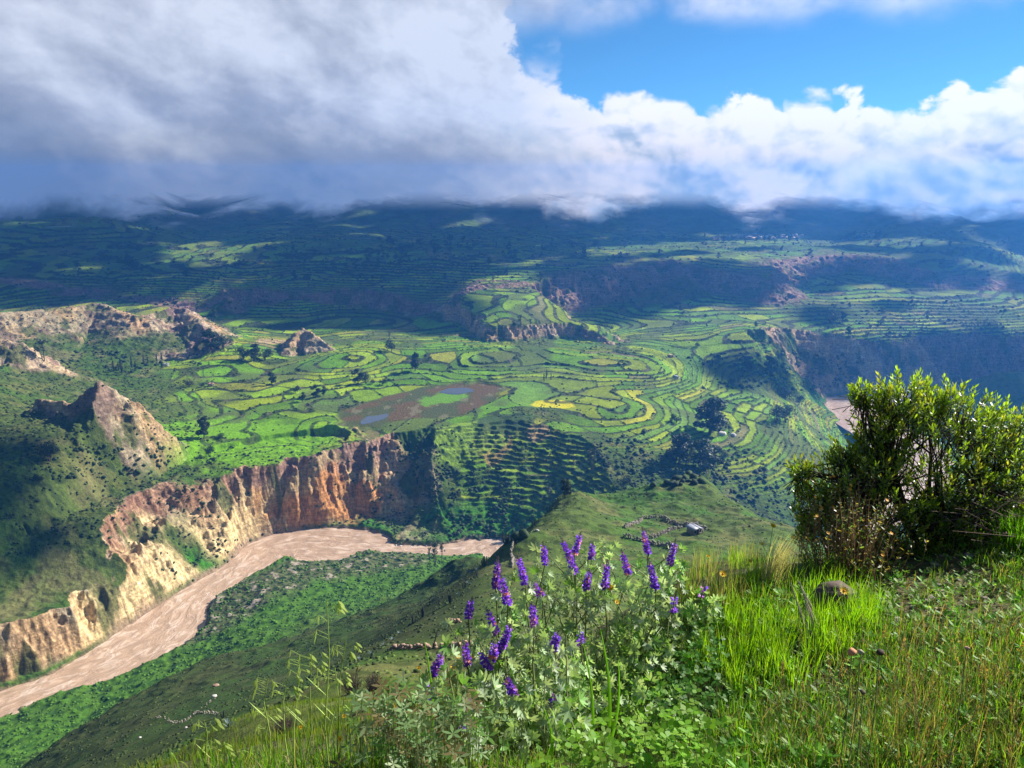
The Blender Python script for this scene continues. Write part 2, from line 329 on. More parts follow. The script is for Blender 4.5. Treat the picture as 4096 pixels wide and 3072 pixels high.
MRIDGES = [[(105,199,2250),(122,203,2150),(140,202,2100),(165,214,1980),(192,236,1780)],[(310,180,2450),(255,199,2200),(228,213,2030),(210,228,1880)],[(515,180,2450),(560,203,2170),(600,220,2020),(618,233,1920)],
 [(640,180,2480),(690,201,2230),(745,222,2080),(770,234,1990)],[(745,182,2520),(800,202,2260),(850,224,2100)],[(870,182,2520),(920,202,2260),(965,224,2100)],[(990,185,2520),(1040,203,2260),(1090,222,2100)],[(415,178,2500),(468,203,2180),(520,227,1960)],[(590,178,2500),(640,202,2200),(690,224,2040)],
 [(0,190,2350),(45,207,2080),(85,234,1830)],[(330,182,2500),(360,200,2250),(420,222,1990),(450,236,1850)],[(-90,190,2300),(-50,207,2050),(-10,234,1800)]]
# ridges, knolls: (points (u,v,z)), slope, flute amplitude, rockiness, rounding
RIDGES = [
 ([(40,400,104),(72,404,104),(88,389,115),(95,384,119),(102,383,118),(112,391,112),(127,394,110),(137,400,104),(150,414,93),(166,432,78)], 1.35, 7.0, 0.9),        # crag
 ([(-60,314,122),(0,313,121),(45,310,119),(80,306,119),(97,303,120),(112,309,115),(130,315,110),(150,315,109)], 0.6, 6.0, 0.75),     # long hill
 ([(150,315,109),(172,307,113),(184,309,111),(199,320,103),(208,333,92)], 0.75, 7.0, 1.0),
 ([(-40,336,120),(8,341,116),(24,345,112),(40,362,96)], 0.7, 5.0, 1.0),
 ([(287,347,76),(295,333,88),(303,329,91),(314,335,87),(330,347,75)], 0.85, 2.5, 0.9),
 ([(672,258,139),(684,272,123),(692,284,110),(680,290,102),(655,287,103),(645,290,99)], 0.75, 4.0, 0.4),
 ([(690,284,108),(668,298,93),(645,301,91),(629,305,86),(618,316,76)], 0.8, 4.0, 0.4),
 ([(770,273,126),(778,282,108),(790,288,98)], 0.7, 3.0, 0.3),
 ([(462,292,112),(450,300,103)], 0.8, 2.0, 1.0),
 ([(224,290,108),(230,300,99),(240,306,90)], 0.8, 3.0, 0.8),
 ([(960,390,32),(1000,372,58),(1024,376,54),(1060,380,50)], 0.55, 1.5, 0.1),
 ([(352,428,58),(368,440,54),(380,454,47),(392,470,37),(404,488,23)], 1.1, 5.0, 0.8),
 ([(318,430,60),(328,425,62),(338,429,60)], 0.5, 1.0, 0.05),
 ([(500,412,60),(520,409,62),(545,410,61)], 0.18, 0.5, 0.0),
]
RPL = [(np.array([PZ(*t) for t in r[0]]), r[1], r[2], r[3]) for r in RIDGES]+[(np.array([PD(*t) for t in r]), 0.42, 5.0, 0.06) for r in MRIDGES]

def height(x, y, full=True):
    """terrain height and the masks that colour it, all from plan position"""
    x = x.astype(np.float32); y = y.astype(np.float32)
    d = np.hypot(x, y); az = np.arctan2(x, y); ld = np.log(d+1e-6)
    n200 = fbm(x, y, 220, 3, 1); n60 = fbm(x, y, 60, 3, 2); n12 = fbm(x, y, 12, 2, 3)
    rdg25 = ridged(x, y, 26, 3, 4)
    far = sstep(250, 700, d)
    # warp so that edges drawn with a few points become irregular
    wx = fbm(x, y, 70, 3, 5)*7*far; wy = fbm(x, y, 70, 3, 6)*7*far
    rd, rs = seg_dist(x+wx*0.3, y+wy*0.3, RCS[:, :2])
    near = inside(x+wx*0.3, y+wy*0.3, NEAR_POLY)
    seg = np.clip(rs+n60*2.2*(rs > 30)*(rs < 66), 0, len(RCS)-1.001); i0 = seg.astype(np.int32); ft = (seg-i0)
    par = [RCS[i0, k]*(1-ft)+RCS[i0+1, k]*ft for k in range(2, 7)]
    sm = (~near) & (rd < 190) & (rd > 12) & (rs > 24) & (rs < 72)      # blend neighbouring stations so the banks change gradually
    if sm.any():
        xs_, ys_ = x[sm], y[sm]; W = np.zeros(xs_.shape, np.float32); A1 = W.copy(); A2 = W.copy()
        for q in RCS[22:74]:
            w_ = (3000/((xs_-q[0])**2+(ys_-q[1])**2+60))**8; W += w_; A1 += w_*q[3]; A2 += w_*q[4]
        bl = sstep(12, 40, rd[sm]); par[1][sm] = par[1][sm]*(1-bl)+A1/W*bl; par[2][sm] = par[2][sm]*(1-bl)+A2/W*bl
    hw = par[0]*(1+0.12*fbm(x, y, 40, 2, 9))
    SF = tab('F', az, ld); ST = tab('T', az, ld); SN = tab('N', az, ld)
    # upper plateau
    ed, es = seg_dist(x+wx*1.6, y+wy*1.6, ESC, True); ein = inside(x+wx*1.6, y+wy*1.6, ESC)
    sde = np.where(ein, ed, -ed)+rdg25*7-3
    uu = x*F/np.maximum(y, 1)+512
    wE = 34+62*sstep(545, 575, uu)-30*sstep(650, 700, uu)
    M = sstep(-1, 0.08, sde/wE)
    M = M*0.85+0.15*sstep(-1.5, 1.2, sde/wE)
    S = SF*(1-M)+ST*M
    rockE = sstep(0.02, 0.25, M)*(1-sstep(0.85, 0.99, M))
    S = np.where(d > 1500, ST*sstep(1500, 1600, d)+S*(1-sstep(1500, 1600, d)), S)
    # mesa
    m = (d > 800) & (d < 1400)
    md = np.full(x.shape, -999, np.float32)
    a, _ = seg_dist(x[m]+wx[m]*.7, y[m]+wy[m]*.7, MESA, True); mi = inside(x[m]+wx[m]*.7, y[m]+wy[m]*.7, MESA)
    md[m] = np.where(mi, a, -a)+rdg25[m]*4-1
    MM = sstep(-17, 1, md)
    SM = np.zeros_like(S); SM[m] = RB_M(az[m], ld[m])
    S = np.where(SM > S, S*(1-MM)+SM*MM, S)
    rockM = sstep(0.05, 0.3, MM)*(1-sstep(0.8, 0.97, MM))*(SM > S-2)
    rock = np.maximum(rockE*(far > 0), rockM)
    # undulation
    S = S+n200*2.6*sstep(600, 1000, d)*(1-M*0.4)+n200*2.0*sstep(300, 600, d)
    mt = sstep(1720, 2150, d)
    S = S+mt*(ridged(x+y*0.5, y*0.25, 300, 2, 8)*13-3)+(mt*0.15+0.25*M)*n60*8+mt*fbm(x, y, 200, 2, 12)*8
    marsh = np.zeros_like(S)
    # marsh basin
    mc = PZ(430, 402, 55.8)[:2]
    ax = (x-mc[0])/64; ay = (y-mc[1])/70
    q = np.hypot(ax*0.95+ay*-0.25, ay+ax*-0.35)+fbm(x, y, 50, 3, 11)*0.22
    marsh = 1-sstep(0.82, 1.0, q)
    S = np.where(near, S, S*(1-marsh)+55.6*marsh)
    # terraces -----------------------------------------------------------------
    terr = sstep(560, 640, d)*(1-rock)*(1-marsh)*(1-0.75*sstep(1750, 2200, d))*(1-sstep(2300, 2900, d))*(~near)
    leftscrub = 1-sstep(150, 200, x*F/np.maximum(y, 1)+512+n60*30)*1.0
    terr = terr*(1-leftscrub*(1-sstep(1050, 1200, d)))
    ridge_h = np.full(x.shape, -99, np.float32); rrock = np.zeros_like(S); rmask = np.zeros_like(S)
    H0 = S
    for P, k, fl, rk in RPL:
        c = P[:, :2].mean(0); Rr = np.hypot(*(P[:, :2]-c).T).max()+150
        m = np.hypot(x-c[0], y-c[1]) < Rr
        if not m.any(): continue
        dist, t = seg_dist(x[m]+wx[m]*.4, y[m]+wy[m]*.4, P[:, :2])
        ti = np.clip(t, 0, len(P)-1.001); ii = ti.astype(int); zt = P[ii, 2]*(1-ti+ii)+P[ii+1, 2]*(ti-ii)
        dist = np.maximum(dist+(rdg25[m]*-0.9+0.5)*fl*np.clip(dist/12, 0, 1)*0.8, 0)
        prof = k*dist*1.0
        rc_ = 700.0 if rk < 0.07 and fl > 4 else 1.5; prof = np.sqrt(prof**2+rc_)-0.98*math.sqrt(rc_)
        hgt = zt-prof
        # concave skirt
        drop = np.maximum(zt-H0[m], 1)
        tt = np.clip(prof/drop, 0, 2.2)
        hgt = H0[m]+drop*(np.clip(1-tt*0.62, 0, None)**1.75*1.0)
        cur = ridge_h[m]
        ridge_h[m] = np.maximum(cur, hgt)
        rmask[m] = np.maximum(rmask[m], np.clip(1.15-tt*0.62, 0, 1))
        rrock[m] = np.maximum(rrock[m], rk*sstep(0.0, 0.25, 1.0-tt*0.62-0.34+n60[m]*0.5))
    up = np.maximum(ridge_h-H0, 0)
    terr = terr*(1-sstep(0.8, 3.5, up))
    stp = 1.5+1.1*sstep(820, 1080, d)+1.5*sstep(1300, 1900, d)+3*sstep(1700,2300,d)
    hb = S+0.55*fbm(x, y, 38, 2, 13)*far+0.55*fbm(x, y, 110, 2, 14)
    lv = hb/stp; li = np.floor(lv); fr = lv-li
    st = (li+0.06*fr+0.94*sstep(0.76, 1.0, fr))*stp
    rlo = 0.74-0.14*sstep(850, 1100, d)
    riser = sstep(0, 0.1, fr-rlo)*1.0
    S = S*(1-terr)+(st+(S-hb))*terr
    # parcels: cells along the contour
    lin = (li*37).astype(np.int32)
    th = az*d*1.0
    cell = 34+20*hash2(lin & 255, lin*0+3)
    pc = (x*0.94+y*0.34+fbm(x, y, 160, 2, 15)*50)/cell+hash2(lin & 255, lin*0+9)*7
    pi = np.floor(pc).astype(np.int32); pf = pc-pi
    pedge = (np.minimum(pf, 1-pf)*cell < 1.3)*(hash2(lin, pi, 5) > 0.15)
    S = S+pedge*terr*0.9*(d < 1500)
    # hedges of bushes on the risers
    hb2 = sstep(0.1, 0.6, fbm(x, y, 5.0, 2, 16)+0.5*fbm(x, y, 45, 2, 17))
    S = S+riser*terr*hb2*(1.3+0.6*sstep(900, 1500, d))
    benchz = ((rs < 36) & (~near) & (d < 700)).astype(np.float32)
    b0_ = rd-hw
    S = np.maximum(S, ridge_h); S = np.where(benchz > 0, np.minimum(S, 53+n12*1.0+2.0*np.maximum(b0_-64+n60*8, 0)), S); rrock = rrock*(1-benchz*(1-sstep(58, 72, b0_)))
    # near side
    SNn = SN+n60*2.5*sstep(100, 300, d)+n12*0.5*sstep(30, 120, d)+fbm(x, y, 1.2, 2, 20)*0.03*sstep(1, 3, d)
    S = np.where(near, np.maximum(SNn, np.where(d > 600, ridge_h, -99)), S)
    # river cut
    b = rd-hw
    dn = np.where(near, b-par[3], b-par[1]); kk = np.where(near, par[4], par[2])
    gul = 1-sstep(0.9, 1.9, par[2])
    flute = (ridged(x, y, 34, 4, 21)*(4.0+6*gul-2.2*(rs > 33)*(rs < 40))+ridged(x, y, 13, 2, 27)*(1.3+1.5*gul)-3*gul)*np.clip(b/8, 0, 1)
    bank = sstep(0, 5, b)*(3.0+n12*1.2)+np.clip(b, 0, 60)*0.04
    cutz = np.maximum(b-60, 0)*1.8*(~near)*(rs < 36)+np.minimum(b, 0)*0.25-0.6+bank+np.maximum(dn-45, 0)*1.5*near+kk*np.maximum(dn+flute*np.where(near, 0.5, 1)*np.clip(kk-0.3, 0.1, 1.3)*0.9, 0)
    tzone = sstep(440, 475, uu+n60*15)*(kk < 0.95)*(rs > 44)
    rockC = (cutz < S+1.0)*sstep(1.2, 4.0, cutz)*np.clip((kk+n60*0.35-0.72)/0.2, 0, 1)*(~near)*(1-tzone)
    # soft rim: steeper then rounded
    Hh = np.minimum(S, cutz)
    cliffband = np.clip((S-cutz)/10, 0, 1)
    terr = terr*(cutz > S)
    # terraced part of the slope that falls to the river behind the spur
    tz = (~near)*(cutz < S)*(1-sstep(0.86, 0.95, kk))*sstep(10, 16, b)*sstep(440, 475, uu+n60*15)
    hq = Hh+0.5*n12+0.8*n60; l2 = hq/2.6; i2 = np.floor(l2); f2 = l2-i2
    Hh = Hh+((i2+0.05*f2+0.95*sstep(0.80, 1.0, f2))*2.6-hq)*tz*0.8
    li = np.where(tz > 0.5, i2+40, li); lin = np.where(tz > 0.5, i2+40, lin).astype(np.int32); riser = np.where(tz > 0.5, sstep(0.78, 0.9, f2), riser); terr = np.maximum(terr, tz*0.85)
    Hh = Hh+tz*riser*hb2*0.6
    rock = np.maximum(rock, rockC)
    rock = np.maximum(rock*(cutz > S-2)+rockC, rrock*(up > 0.5)*(~near))
    # rock roughness and scrub lumps
    Hh = Hh+np.clip(rock, 0, 1)*(ridged(x, y, 9, 3, 22)*1.2+ridged(x, y, 3.6, 2, 29)*0.45-0.9)*far
    hz_ = (Hh+n12*2.2+n60*5)/7.5; fz_ = hz_-np.floor(hz_); Hh = Hh+np.clip(rock, 0, 1)*far*((sstep(0.30, 0.72, fz_)-fz_)*7.5)*0.5   # ledges
    scr = (1-np.clip(rock+terr+marsh, 0, 1))*sstep(120, 300, d)*(b > 1)
    Hh = Hh+scr*np.clip(fbm(x, y, 5.5, 2, 23)+0.15, 0, 1)*1.1
    if not full: return Hh
    return dict(h=Hh, x=x, y=y, d=d, near=near, rock=np.clip(rock, 0, 1), terr=terr, riser=riser, li=lin, pi=pi, pedge=pedge, hb2=hb2, marsh=marsh, b=b, n200=n200, n60=n60, n12=n12,
                up=up, scr=scr, cut=(cutz < S), kk=kk, M=M, rs=rs/3.0, uu=uu, mt=mt, pf=pf, fr=fr)
def ground_z(x, y):
    return float(height(np.array([x], np.float32), np.array([y], np.float32), False)[0])
# ------------------------------------------------------------------ terrain mesh: a grid around the viewpoint, finest where the land is steep
def mixc(c, t, k):
    k = np.asarray(k)[..., None]
    return c*(1-k)+np.asarray(t, np.float32)*k
def pick(pal, h):
    pal = np.array(pal, np.float32); return pal[np.clip((h*len(pal)).astype(int), 0, len(pal)-1)]
def colour(g):
    x, y, d = g['x'], g['y'], g['d']; H = g['h']
    nb = fbm(x, y, 90, 3, 31); nf = fbm(x, y, 7, 3, 32); nm = fbm(x, y, 26, 3, 33)
    # scrub and grass
    c = np.zeros(x.shape+(3,), np.float32)+np.array((0.075, 0.105, 0.022), np.float32)
    c = mixc(c, (0.060, 0.115, 0.016), sstep(-0.3, 0.5, nb))
    c = mixc(c, (0.120, 0.125, 0.035), sstep(0.1, 0.6, nm)*0.7)
    c = mixc(c, (0.028, 0.045, 0.012), sstep(0.0, 0.4, nf)*0.75)
    dry = sstep(0.25, 0.6, fbm(x, y, 40, 3, 34))
    c = mixc(c, (0.24, 0.19, 0.085), dry*0.35)
    # near side hillside
    near = g['near']
    cn = np.zeros_like(c)+np.array((0.075, 0.11, 0.020), np.float32)
    cn = mixc(cn, (0.055, 0.125, 0.014), sstep(-0.2, 0.4, fbm(x, y, 55, 3, 35)))
    cn = mixc(cn, (0.14, 0.13, 0.045), sstep(0.05, 0.5, fbm(x, y, 18, 3, 36))*0.6)
    cn = mixc(cn, (0.035, 0.055, 0.012), sstep(0.0, 0.45, fbm(x, y, 4.5, 3, 37))*0.7)
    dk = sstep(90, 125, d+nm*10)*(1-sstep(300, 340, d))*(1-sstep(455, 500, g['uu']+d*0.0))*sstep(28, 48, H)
    cn = mixc(cn, (0.030, 0.042, 0.014), dk*0.62)  # dark heath, with the shade of the spur's flank painted in
    lush = (1-sstep(20, 48, H+g['n60']*10))
    cn = mixc(cn, (0.070, 0.165, 0.014), lush*0.85)
    cn = mixc(cn, (0.020, 0.060, 0.008), lush*sstep(0.0, 0.4, nf)*0.7)
    # stony riverside flat
    sd, _ = seg_dist(x, y, np.array([PZ(*t)[:2] for t in ((205,622,3),(245,598,3),(300,575,3),(350,565,3),(392,560,3))]))
    stony = near*(1-sstep(16, 34, sd+nm*8))
    cn = mixc(cn, (0.11, 0.115, 0.05), stony*0.85)
    cn = mixc(cn, (0.025, 0.045, 0.015), stony*sstep(0.05, 0.3, fbm(x, y, 4, 2, 38)))
    cn = mixc(cn, (0.33, 0.27, 0.20), stony*sstep(0.35, 0.6, fbm(x, y, 9, 3, 39)))
    # soil on the shoulder by the camera
    cl = 1-sstep(6, 14, d)
    cn = mixc(cn, (0.10, 0.085, 0.045), cl*0.8)
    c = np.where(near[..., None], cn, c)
    # fields
    h1 = hash2(g['li'], g['pi'], 1); h2 = hash2(g['li'], g['pi'], 2)
    pal = [(0.10,0.25,0.010),(0.15,0.30,0.012),(0.21,0.33,0.014),(0.075,0.18,0.012),(0.11,0.25,0.035),(0.18,0.28,0.012),(0.20,0.34,0.02),(0.10,0.27,0.010),(0.13,0.22,0.02),(0.22,0.28,0.03),(0.085,0.20,0.03),(0.12,0.30,0.012)]
    pal = [(p[0]*1.22, p[1], p[2]*0.8) for p in pal]
    f = pick(pal, h1)*(0.85+0.3*h2)[..., None]
    f = mixc(f, (0.20, 0.15, 0.07), (h2 > 0.955)*0.8)
    f = mixc(f, (0.40, 0.40, 0.02), ((h2 < 0.018) & (h1 > 0.3) & (g['uu'] > 450))*0.9)
    f = f*(1+0.18*nf+0.25*nm)[..., None]
    f = mixc(f, (0.085, 0.105, 0.03), sstep(0.1, 0.45, nb)*0.75)                    # fallow patches
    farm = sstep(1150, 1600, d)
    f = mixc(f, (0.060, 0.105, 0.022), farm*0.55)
    f = mixc(f, (0.022, 0.036, 0.010), np.clip(g['riser']*1.2, 0, 1)*0.94)  # dark green risers, deepened to paint in their shadow
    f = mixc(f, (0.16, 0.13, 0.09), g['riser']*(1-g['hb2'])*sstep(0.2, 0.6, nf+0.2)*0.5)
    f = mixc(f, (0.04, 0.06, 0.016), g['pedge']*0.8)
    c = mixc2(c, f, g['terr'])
    def blob(u, v, z, rx, ry, col, soft=0.15, nz=0.15, m=1.0, ang=0.0):
        p = PZ(u, v, z); ca, sa = math.cos(ang), math.sin(ang)
        X = (x-p[0])*ca+(y-p[1])*sa; Y = -(x-p[0])*sa+(y-p[1])*ca
        q = np.maximum(np.abs(X/rx)**2.6+np.abs(Y/ry)**2.6, 0)**(1/2.6)+nz*fbm(x, y, 14, 2, 41)
        return mixc(c, col, (1-sstep(1-soft, 1, q))*m)
    notriser = 1-g['riser']*g['terr']*0.8
    c = blob(552, 405, 58, 21, 16, (0.52, 0.46, 0.012), m=notriser)
    c = blob(492, 434, 54, 17, 20, (0.36, 0.24, 0.07), m=notriser, ang=-0.5)
    c = blob(538, 431, 54, 11, 10, (0.38, 0.26, 0.12), m=notriser)
    c = blob(470, 432, 55, 36, 20, (0.20, 0.31, 0.03), m=notriser*0.9, ang=0.4)
    c = blob(275, 347, 67, 22, 16, (0.42, 0.30, 0.15), m=notriser)
    c = blob(278, 343, 68, 40, 10, (0.38, 0.36, 0.03), m=notriser*0.6)
    c = blob(505, 423, 56, 26, 15, (0.055, 0.085, 0.03), m=notriser*0.9)
    # bright smooth fields around the marsh and at the cliff top
    gf = blob(250, 440, 56, 90, 62, (0.16, 0.35, 0.008), soft=0.4, nz=0.3, m=0.8*notriser)
    c = np.where((~near & ~g['cut'])[..., None], gf, c)
    # marsh
    mr = np.zeros_like(c)+np.array((0.11, 0.072, 0.030), np.float32)
    mr = mixc(mr, (0.070, 0.080, 0.026), sstep(-0.25, 0.25, fbm(x, y*0.6, 30, 4, 42)))
    mr = mixc(mr, (0.20, 0.18, 0.10), sstep(0.35, 0.6, fbm(x, y*0.5, 14, 3, 43))*0.6)
    mr = mixc(mr, (0.09, 0.22, 0.02), sstep(0.86, 1.0, 1-np.abs(g['marsh']*2-1))*0.6)
    c = np.where(near[..., None], c, mixc2(c, mr, g['marsh']))
    # green island hillock in the marsh
    isl = blob(443, 398, 56, 20, 30, (0.12, 0.26, 0.02), soft=0.3, nz=0.3, ang=-0.7)
    c = np.where(near[..., None], c, isl)
    # ground between river and cliff foot
    low = g['cut']*(1-g['rock'])*(~near)*sstep(1.0, 3.0, H)
    c = mixc(c, (0.045, 0.17, 0.012), low*(1-sstep(12, 20, H))*0.9)
    c = mixc(c, (0.045, 0.08, 0.018), low*sstep(0.0, 0.4, fbm(x, y, 6, 3, 44))*0.8)
    # rock
    rk = np.zeros_like(c)+np.array((0.38, 0.285, 0.18), np.float32)
    a = fbm(x+H*0.8, y-H*0.6, 45, 3, 45); b2 = fbm(x*1.2+H*1.4, y, 16, 3, 46)
    u = x*F/np.maximum(y, 1)+512
    rk = mixc(rk, (0.48, 0.33, 0.17), sstep(0.0, 0.5, b2))
    rk = mixc(rk, (0.42, 0.25, 0.12), sstep(0.0, 0.4, a)*0.7)
    rk = mixc(rk, (0.17, 0.10, 0.085), sstep(0.1, 0.5, -a+b2*0.4)*0.8)
    s = g['rs']
    big = g['cut']*sstep(9.3, 10.6, s)*(1-sstep(13.6, 14.2, s))                         # the tall bare cliff
    ochre = np.array((0.50, 0.22, 0.065), np.float32)
    purple = np.array((0.27, 0.15, 0.105), np.float32)
    tt = np.clip(H/52, 0, 1)
    bc = mixc(np.zeros_like(c)+ochre, purple, sstep(0.42, 0.75, tt+0.3*a+0.15*b2))
    bc = mixc(bc, (0.42, 0.30, 0.14), sstep(0.05, 0.4, fbm(x-H, y+H*0.5, 30, 3, 47))*0.75)
    rk = rk*(1-big[..., None]*0.85)+bc*(big[..., None]*0.85)
    yel = g['cut']*sstep(3.6, 4.6, s)*(1-sstep(9.8, 10.6, s))
    rk = mixc(rk, (0.62, 0.46, 0.22), yel*(1-sstep(25, 40, H+12*a))*0.8)
    rk = mixc(rk, (0.24, 0.12, 0.07), yel*sstep(33, 44, H+10*b2)*0.8)
    up2 = sstep(0.1, 0.5, g['M'])*(1-g['cut'])+(d > 1150)
    rk = mixc(rk, (0.20, 0.115, 0.095), np.clip(up2, 0, 1)*0.75)
    rk = rk*(1+0.22*nf+0.15*fbm(x+H*2, y, 3.5, 2, 48))[..., None]
    veg = sstep(0.05, 0.45, fbm(x, y, 28, 4, 49)+0.25*nf-0.28*big-0.1)
    rk = mixc(rk, (0.085, 0.095, 0.028), veg*0.9)
    c = mixc2(c, rk, g['rock'])
    # stream sand beside the river
    c = mixc(c, (0.30, 0.20, 0.13), (1-sstep(0.5, 3.2, g['b']+nm*1.5))*0.9)
    # mountains
    mtn = np.zeros_like(c)+np.array((0.055, 0.085, 0.028), np.float32)
    mtn = mixc(mtn, (0.11, 0.10, 0.055), sstep(0, 0.5, fbm(x, y, 200, 4, 50)))
    mtn = mixc(mtn, (0.10, 0.17, 0.03), (fbm(x, y*0.4, 130, 3, 51) > 0.6)*0.4)
    c = mixc2(c, mtn, g['mt'])
    return np.clip(c, 0.004, 0.85)
def mixc2(c, t, k):
    k = np.asarray(k)[..., None]; return c*(1-k)+t*k

def radial_rows(q=1.0):
    segs = [(0.6, 8, 90), (8, 60, 130), (60, 180, 170), (180, 420, 420), (420, 780, 640), (780, 1250, 420), (1250, 1700, 200), (1700, 2700, 330), (2700, 4000, 50)]
    r = []
    for a, b, n in segs:
        n = int(n*q); r.append(np.exp(np.linspace(math.log(a), math.log(b), n, endpoint=False)))
    return np.concatenate(r+[[4000.0]])
QUAL = 1.0
rows = radial_rows(QUAL)
azf = np.linspace(R(-43), R(43), int(1180*QUAL))
azs = np.concatenate([azf, np.linspace(R(43), R(317), 92)[1:-1]])
rr, aa = np.meshgrid(rows, azs, indexing='ij')
gx = (rr*np.sin(aa)).astype(np.float32); gy = (rr*np.cos(aa)).astype(np.float32)
# outside the fan the land simply continues: sample by the nearest azimuth of the fan
G = {}
out = []; cols = []
flat = lambda a: a.reshape(-1)
nf_ = len(azf)
g = height(flat(gx[:, :nf_]), flat(gy[:, :nf_]))
cf = colour(g)
def back_h(x, y):
    """behind and beside the viewpoint the hillside goes on rising"""
    d = np.hypot(x, y); az = np.abs(np.arctan2(x, y))
    edge = np.where(x > 0, R(43), R(-43))
    ex, ey = d*np.sin(edge), d*np.cos(edge)
    he = height(ex, ey, False)
    t = sstep(R(43), R(120), az)
    return he*(1-t)+(248.3+np.minimum(d, 3000)*0.10)*t
xb, yb = flat(gx[:, nf_:]), flat(gy[:, nf_:])
hb_ = back_h(xb, yb)
n_r, n_c = gx.shape
Hz = np.empty((n_r, n_c), np.float32); Hz[:, :nf_] = g['h'].reshape(n_r, nf_); Hz[:, nf_:] = hb_.reshape(n_r, -1)
CC = np.empty((n_r, n_c, 3), np.float32); CC[:, :nf_] = cf.reshape(n_r, nf_, 3)
CC[:, nf_:] = np.array((0.07, 0.11, 0.025))
RK = np.zeros((n_r, n_c), np.float32); RK[:, :nf_] = g['rock'].reshape(n_r, nf_)
NR = np.zeros((n_r, n_c), bool); NR[:, :nf_] = g['near'].reshape(n_r, nf_); NR[:, nf_:] = (rr[:, nf_:] < 500)

idx = np.arange(n_r*n_c).reshape(n_r, n_c)
nxt = np.roll(idx, -1, axis=1)
F4 = np.stack([idx[:-1], idx[1:], nxt[1:], nxt[:-1]], -1)      # (n_r-1, n_c, 4)
co = np.stack([gx.ravel(), gy.ravel(), Hz.ravel()], -1)
fr_ = rows[:-1][:, None]*np.ones((1, n_c))
fnear = NR[:-1]
def terrain_mat(name, bump, bscale, streak=False):
    m = bpy.data.materials.new(name); m.use_nodes = True; nt = m.node_tree; N = nt.nodes.new; L = nt.links.new
    b = nt.nodes['Principled BSDF']; b.inputs['Roughness'].default_value = 0.95; b.inputs['Specular IOR Level'].default_value = 0.1
    at = N('ShaderNodeAttribute'); at.attribute_name = 'Col'
    tc = N('ShaderNodeNewGeometry')
    n1 = N('ShaderNodeTexNoise'); n1.inputs['Scale'].default_value = bscale; n1.inputs['Detail'].default_value = 5; n1.inputs['Roughness'].default_value = 0.65
    L(tc.outputs['Position'], n1.inputs['Vector'])
    mr = N('ShaderNodeMapRange'); mr.inputs[1].default_value = 0.3; mr.inputs[2].default_value = 0.7; mr.inputs[3].default_value = 0.62; mr.inputs[4].default_value = 1.38
    L(n1.outputs[0], mr.inputs[0])
    mx = N('ShaderNodeVectorMath'); mx.operation = 'SCALE'; L(at.outputs['Color'], mx.inputs[0]); L(mr.outputs[0], mx.inputs['Scale'])
    res = mx.outputs[0]
    if streak:
        ra = N('ShaderNodeAttribute'); ra.attribute_name = 'Rock'
        for sc_, vec, lo, hi in ((0.55, (1, 1, 0.22), 0.66, 1.34), (0.9, (0.05, 0.05, 0.75), 0.72, 1.25)):
            vm = N('ShaderNodeVectorMath'); vm.operation = 'MULTIPLY'; L(tc.outputs['Position'], vm.inputs[0]); vm.inputs[1].default_value = vec
            n2 = N('ShaderNodeTexNoise'); n2.inputs['Scale'].default_value = sc_; n2.inputs['Detail'].default_value = 4; n2.inputs['Roughness'].default_value = 0.6; n2.inputs['Distortion'].default_value = 0.4; L(vm.outputs[0], n2.inputs['Vector'])
            m2 = N('ShaderNodeMapRange'); m2.inputs[1].default_value = 0.35; m2.inputs[2].default_value = 0.65; m2.inputs[3].default_value = lo; m2.inputs[4].default_value = hi; L(n2.outputs[0], m2.inputs[0])
            m3 = N('ShaderNodeMix'); m3.data_type = 'FLOAT'; L(ra.outputs['Fac'], m3.inputs[0]); m3.inputs[2].default_value = 1.0; L(m2.outputs[0], m3.inputs[3])
            m4 = N('ShaderNodeVectorMath'); m4.operation = 'SCALE'; L(res, m4.inputs[0]); L(m3.outputs[0], m4.inputs['Scale']); res = m4.outputs[0]
    L(res, b.inputs['Base Color'])
    if bump:
        bp = N('ShaderNodeBump'); bp.inputs['Strength'].default_value = 0.8; bp.inputs['Distance'].default_value = bump
        L(n1.outputs[0], bp.inputs['Height']); L(bp.outputs[0], b.inputs['Normal'])
    return m
MT_NEAR = terrain_mat('hillside_ground', 0.25, 1.6); MT_VAL = terrain_mat('valley_ground', 1.4, 0.45, True); MT_MTN = terrain_mat('mountain_ground', 8.0, 0.03)
def fade_into_cloud(mat):
    """the upper slopes vanish into the cloud base, which hangs at one height over the whole valley"""
    nt = mat.node_tree; N = nt.nodes.new; L = nt.links.new
    g_ = N('ShaderNodeNewGeometry'); sp = N('ShaderNodeSeparateXYZ'); L(g_.outputs['Position'], sp.inputs[0])
    mp = N('ShaderNodeVectorMath'); mp.operation = 'MULTIPLY'; L(g_.outputs['Position'], mp.inputs[0]); mp.inputs[1].default_value = (1.2, 0.8, 1.0)
    n = N('ShaderNodeTexNoise'); n.inputs['Scale'].default_value = 0.0032; n.inputs['Detail'].default_value = 5; n.inputs['Roughness'].default_value = 0.6; L(mp.outputs[0], n.inputs['Vector'])
    nm = N('ShaderNodeMath'); nm.operation = 'MAXIMUM'; L(n.outputs[0], nm.inputs[0]); nm.inputs[1].default_value = 0.44
    a = N('ShaderNodeMath'); a.operation = 'MULTIPLY_ADD'; L(nm.outputs[0], a.inputs[0]); a.inputs[1].default_value = 190.0; L(sp.outputs[2], a.inputs[2])
    r = N('ShaderNodeMapRange'); r.interpolation_type = 'SMOOTHSTEP'; L(a.outputs[0], r.inputs[0]); r.inputs[1].default_value = 282; r.inputs[2].default_value = 338; r.inputs[3].default_value = 1; r.inputs[4].default_value = 0
    L(r.outputs[0], nt.nodes['Principled BSDF'].inputs['Alpha'])
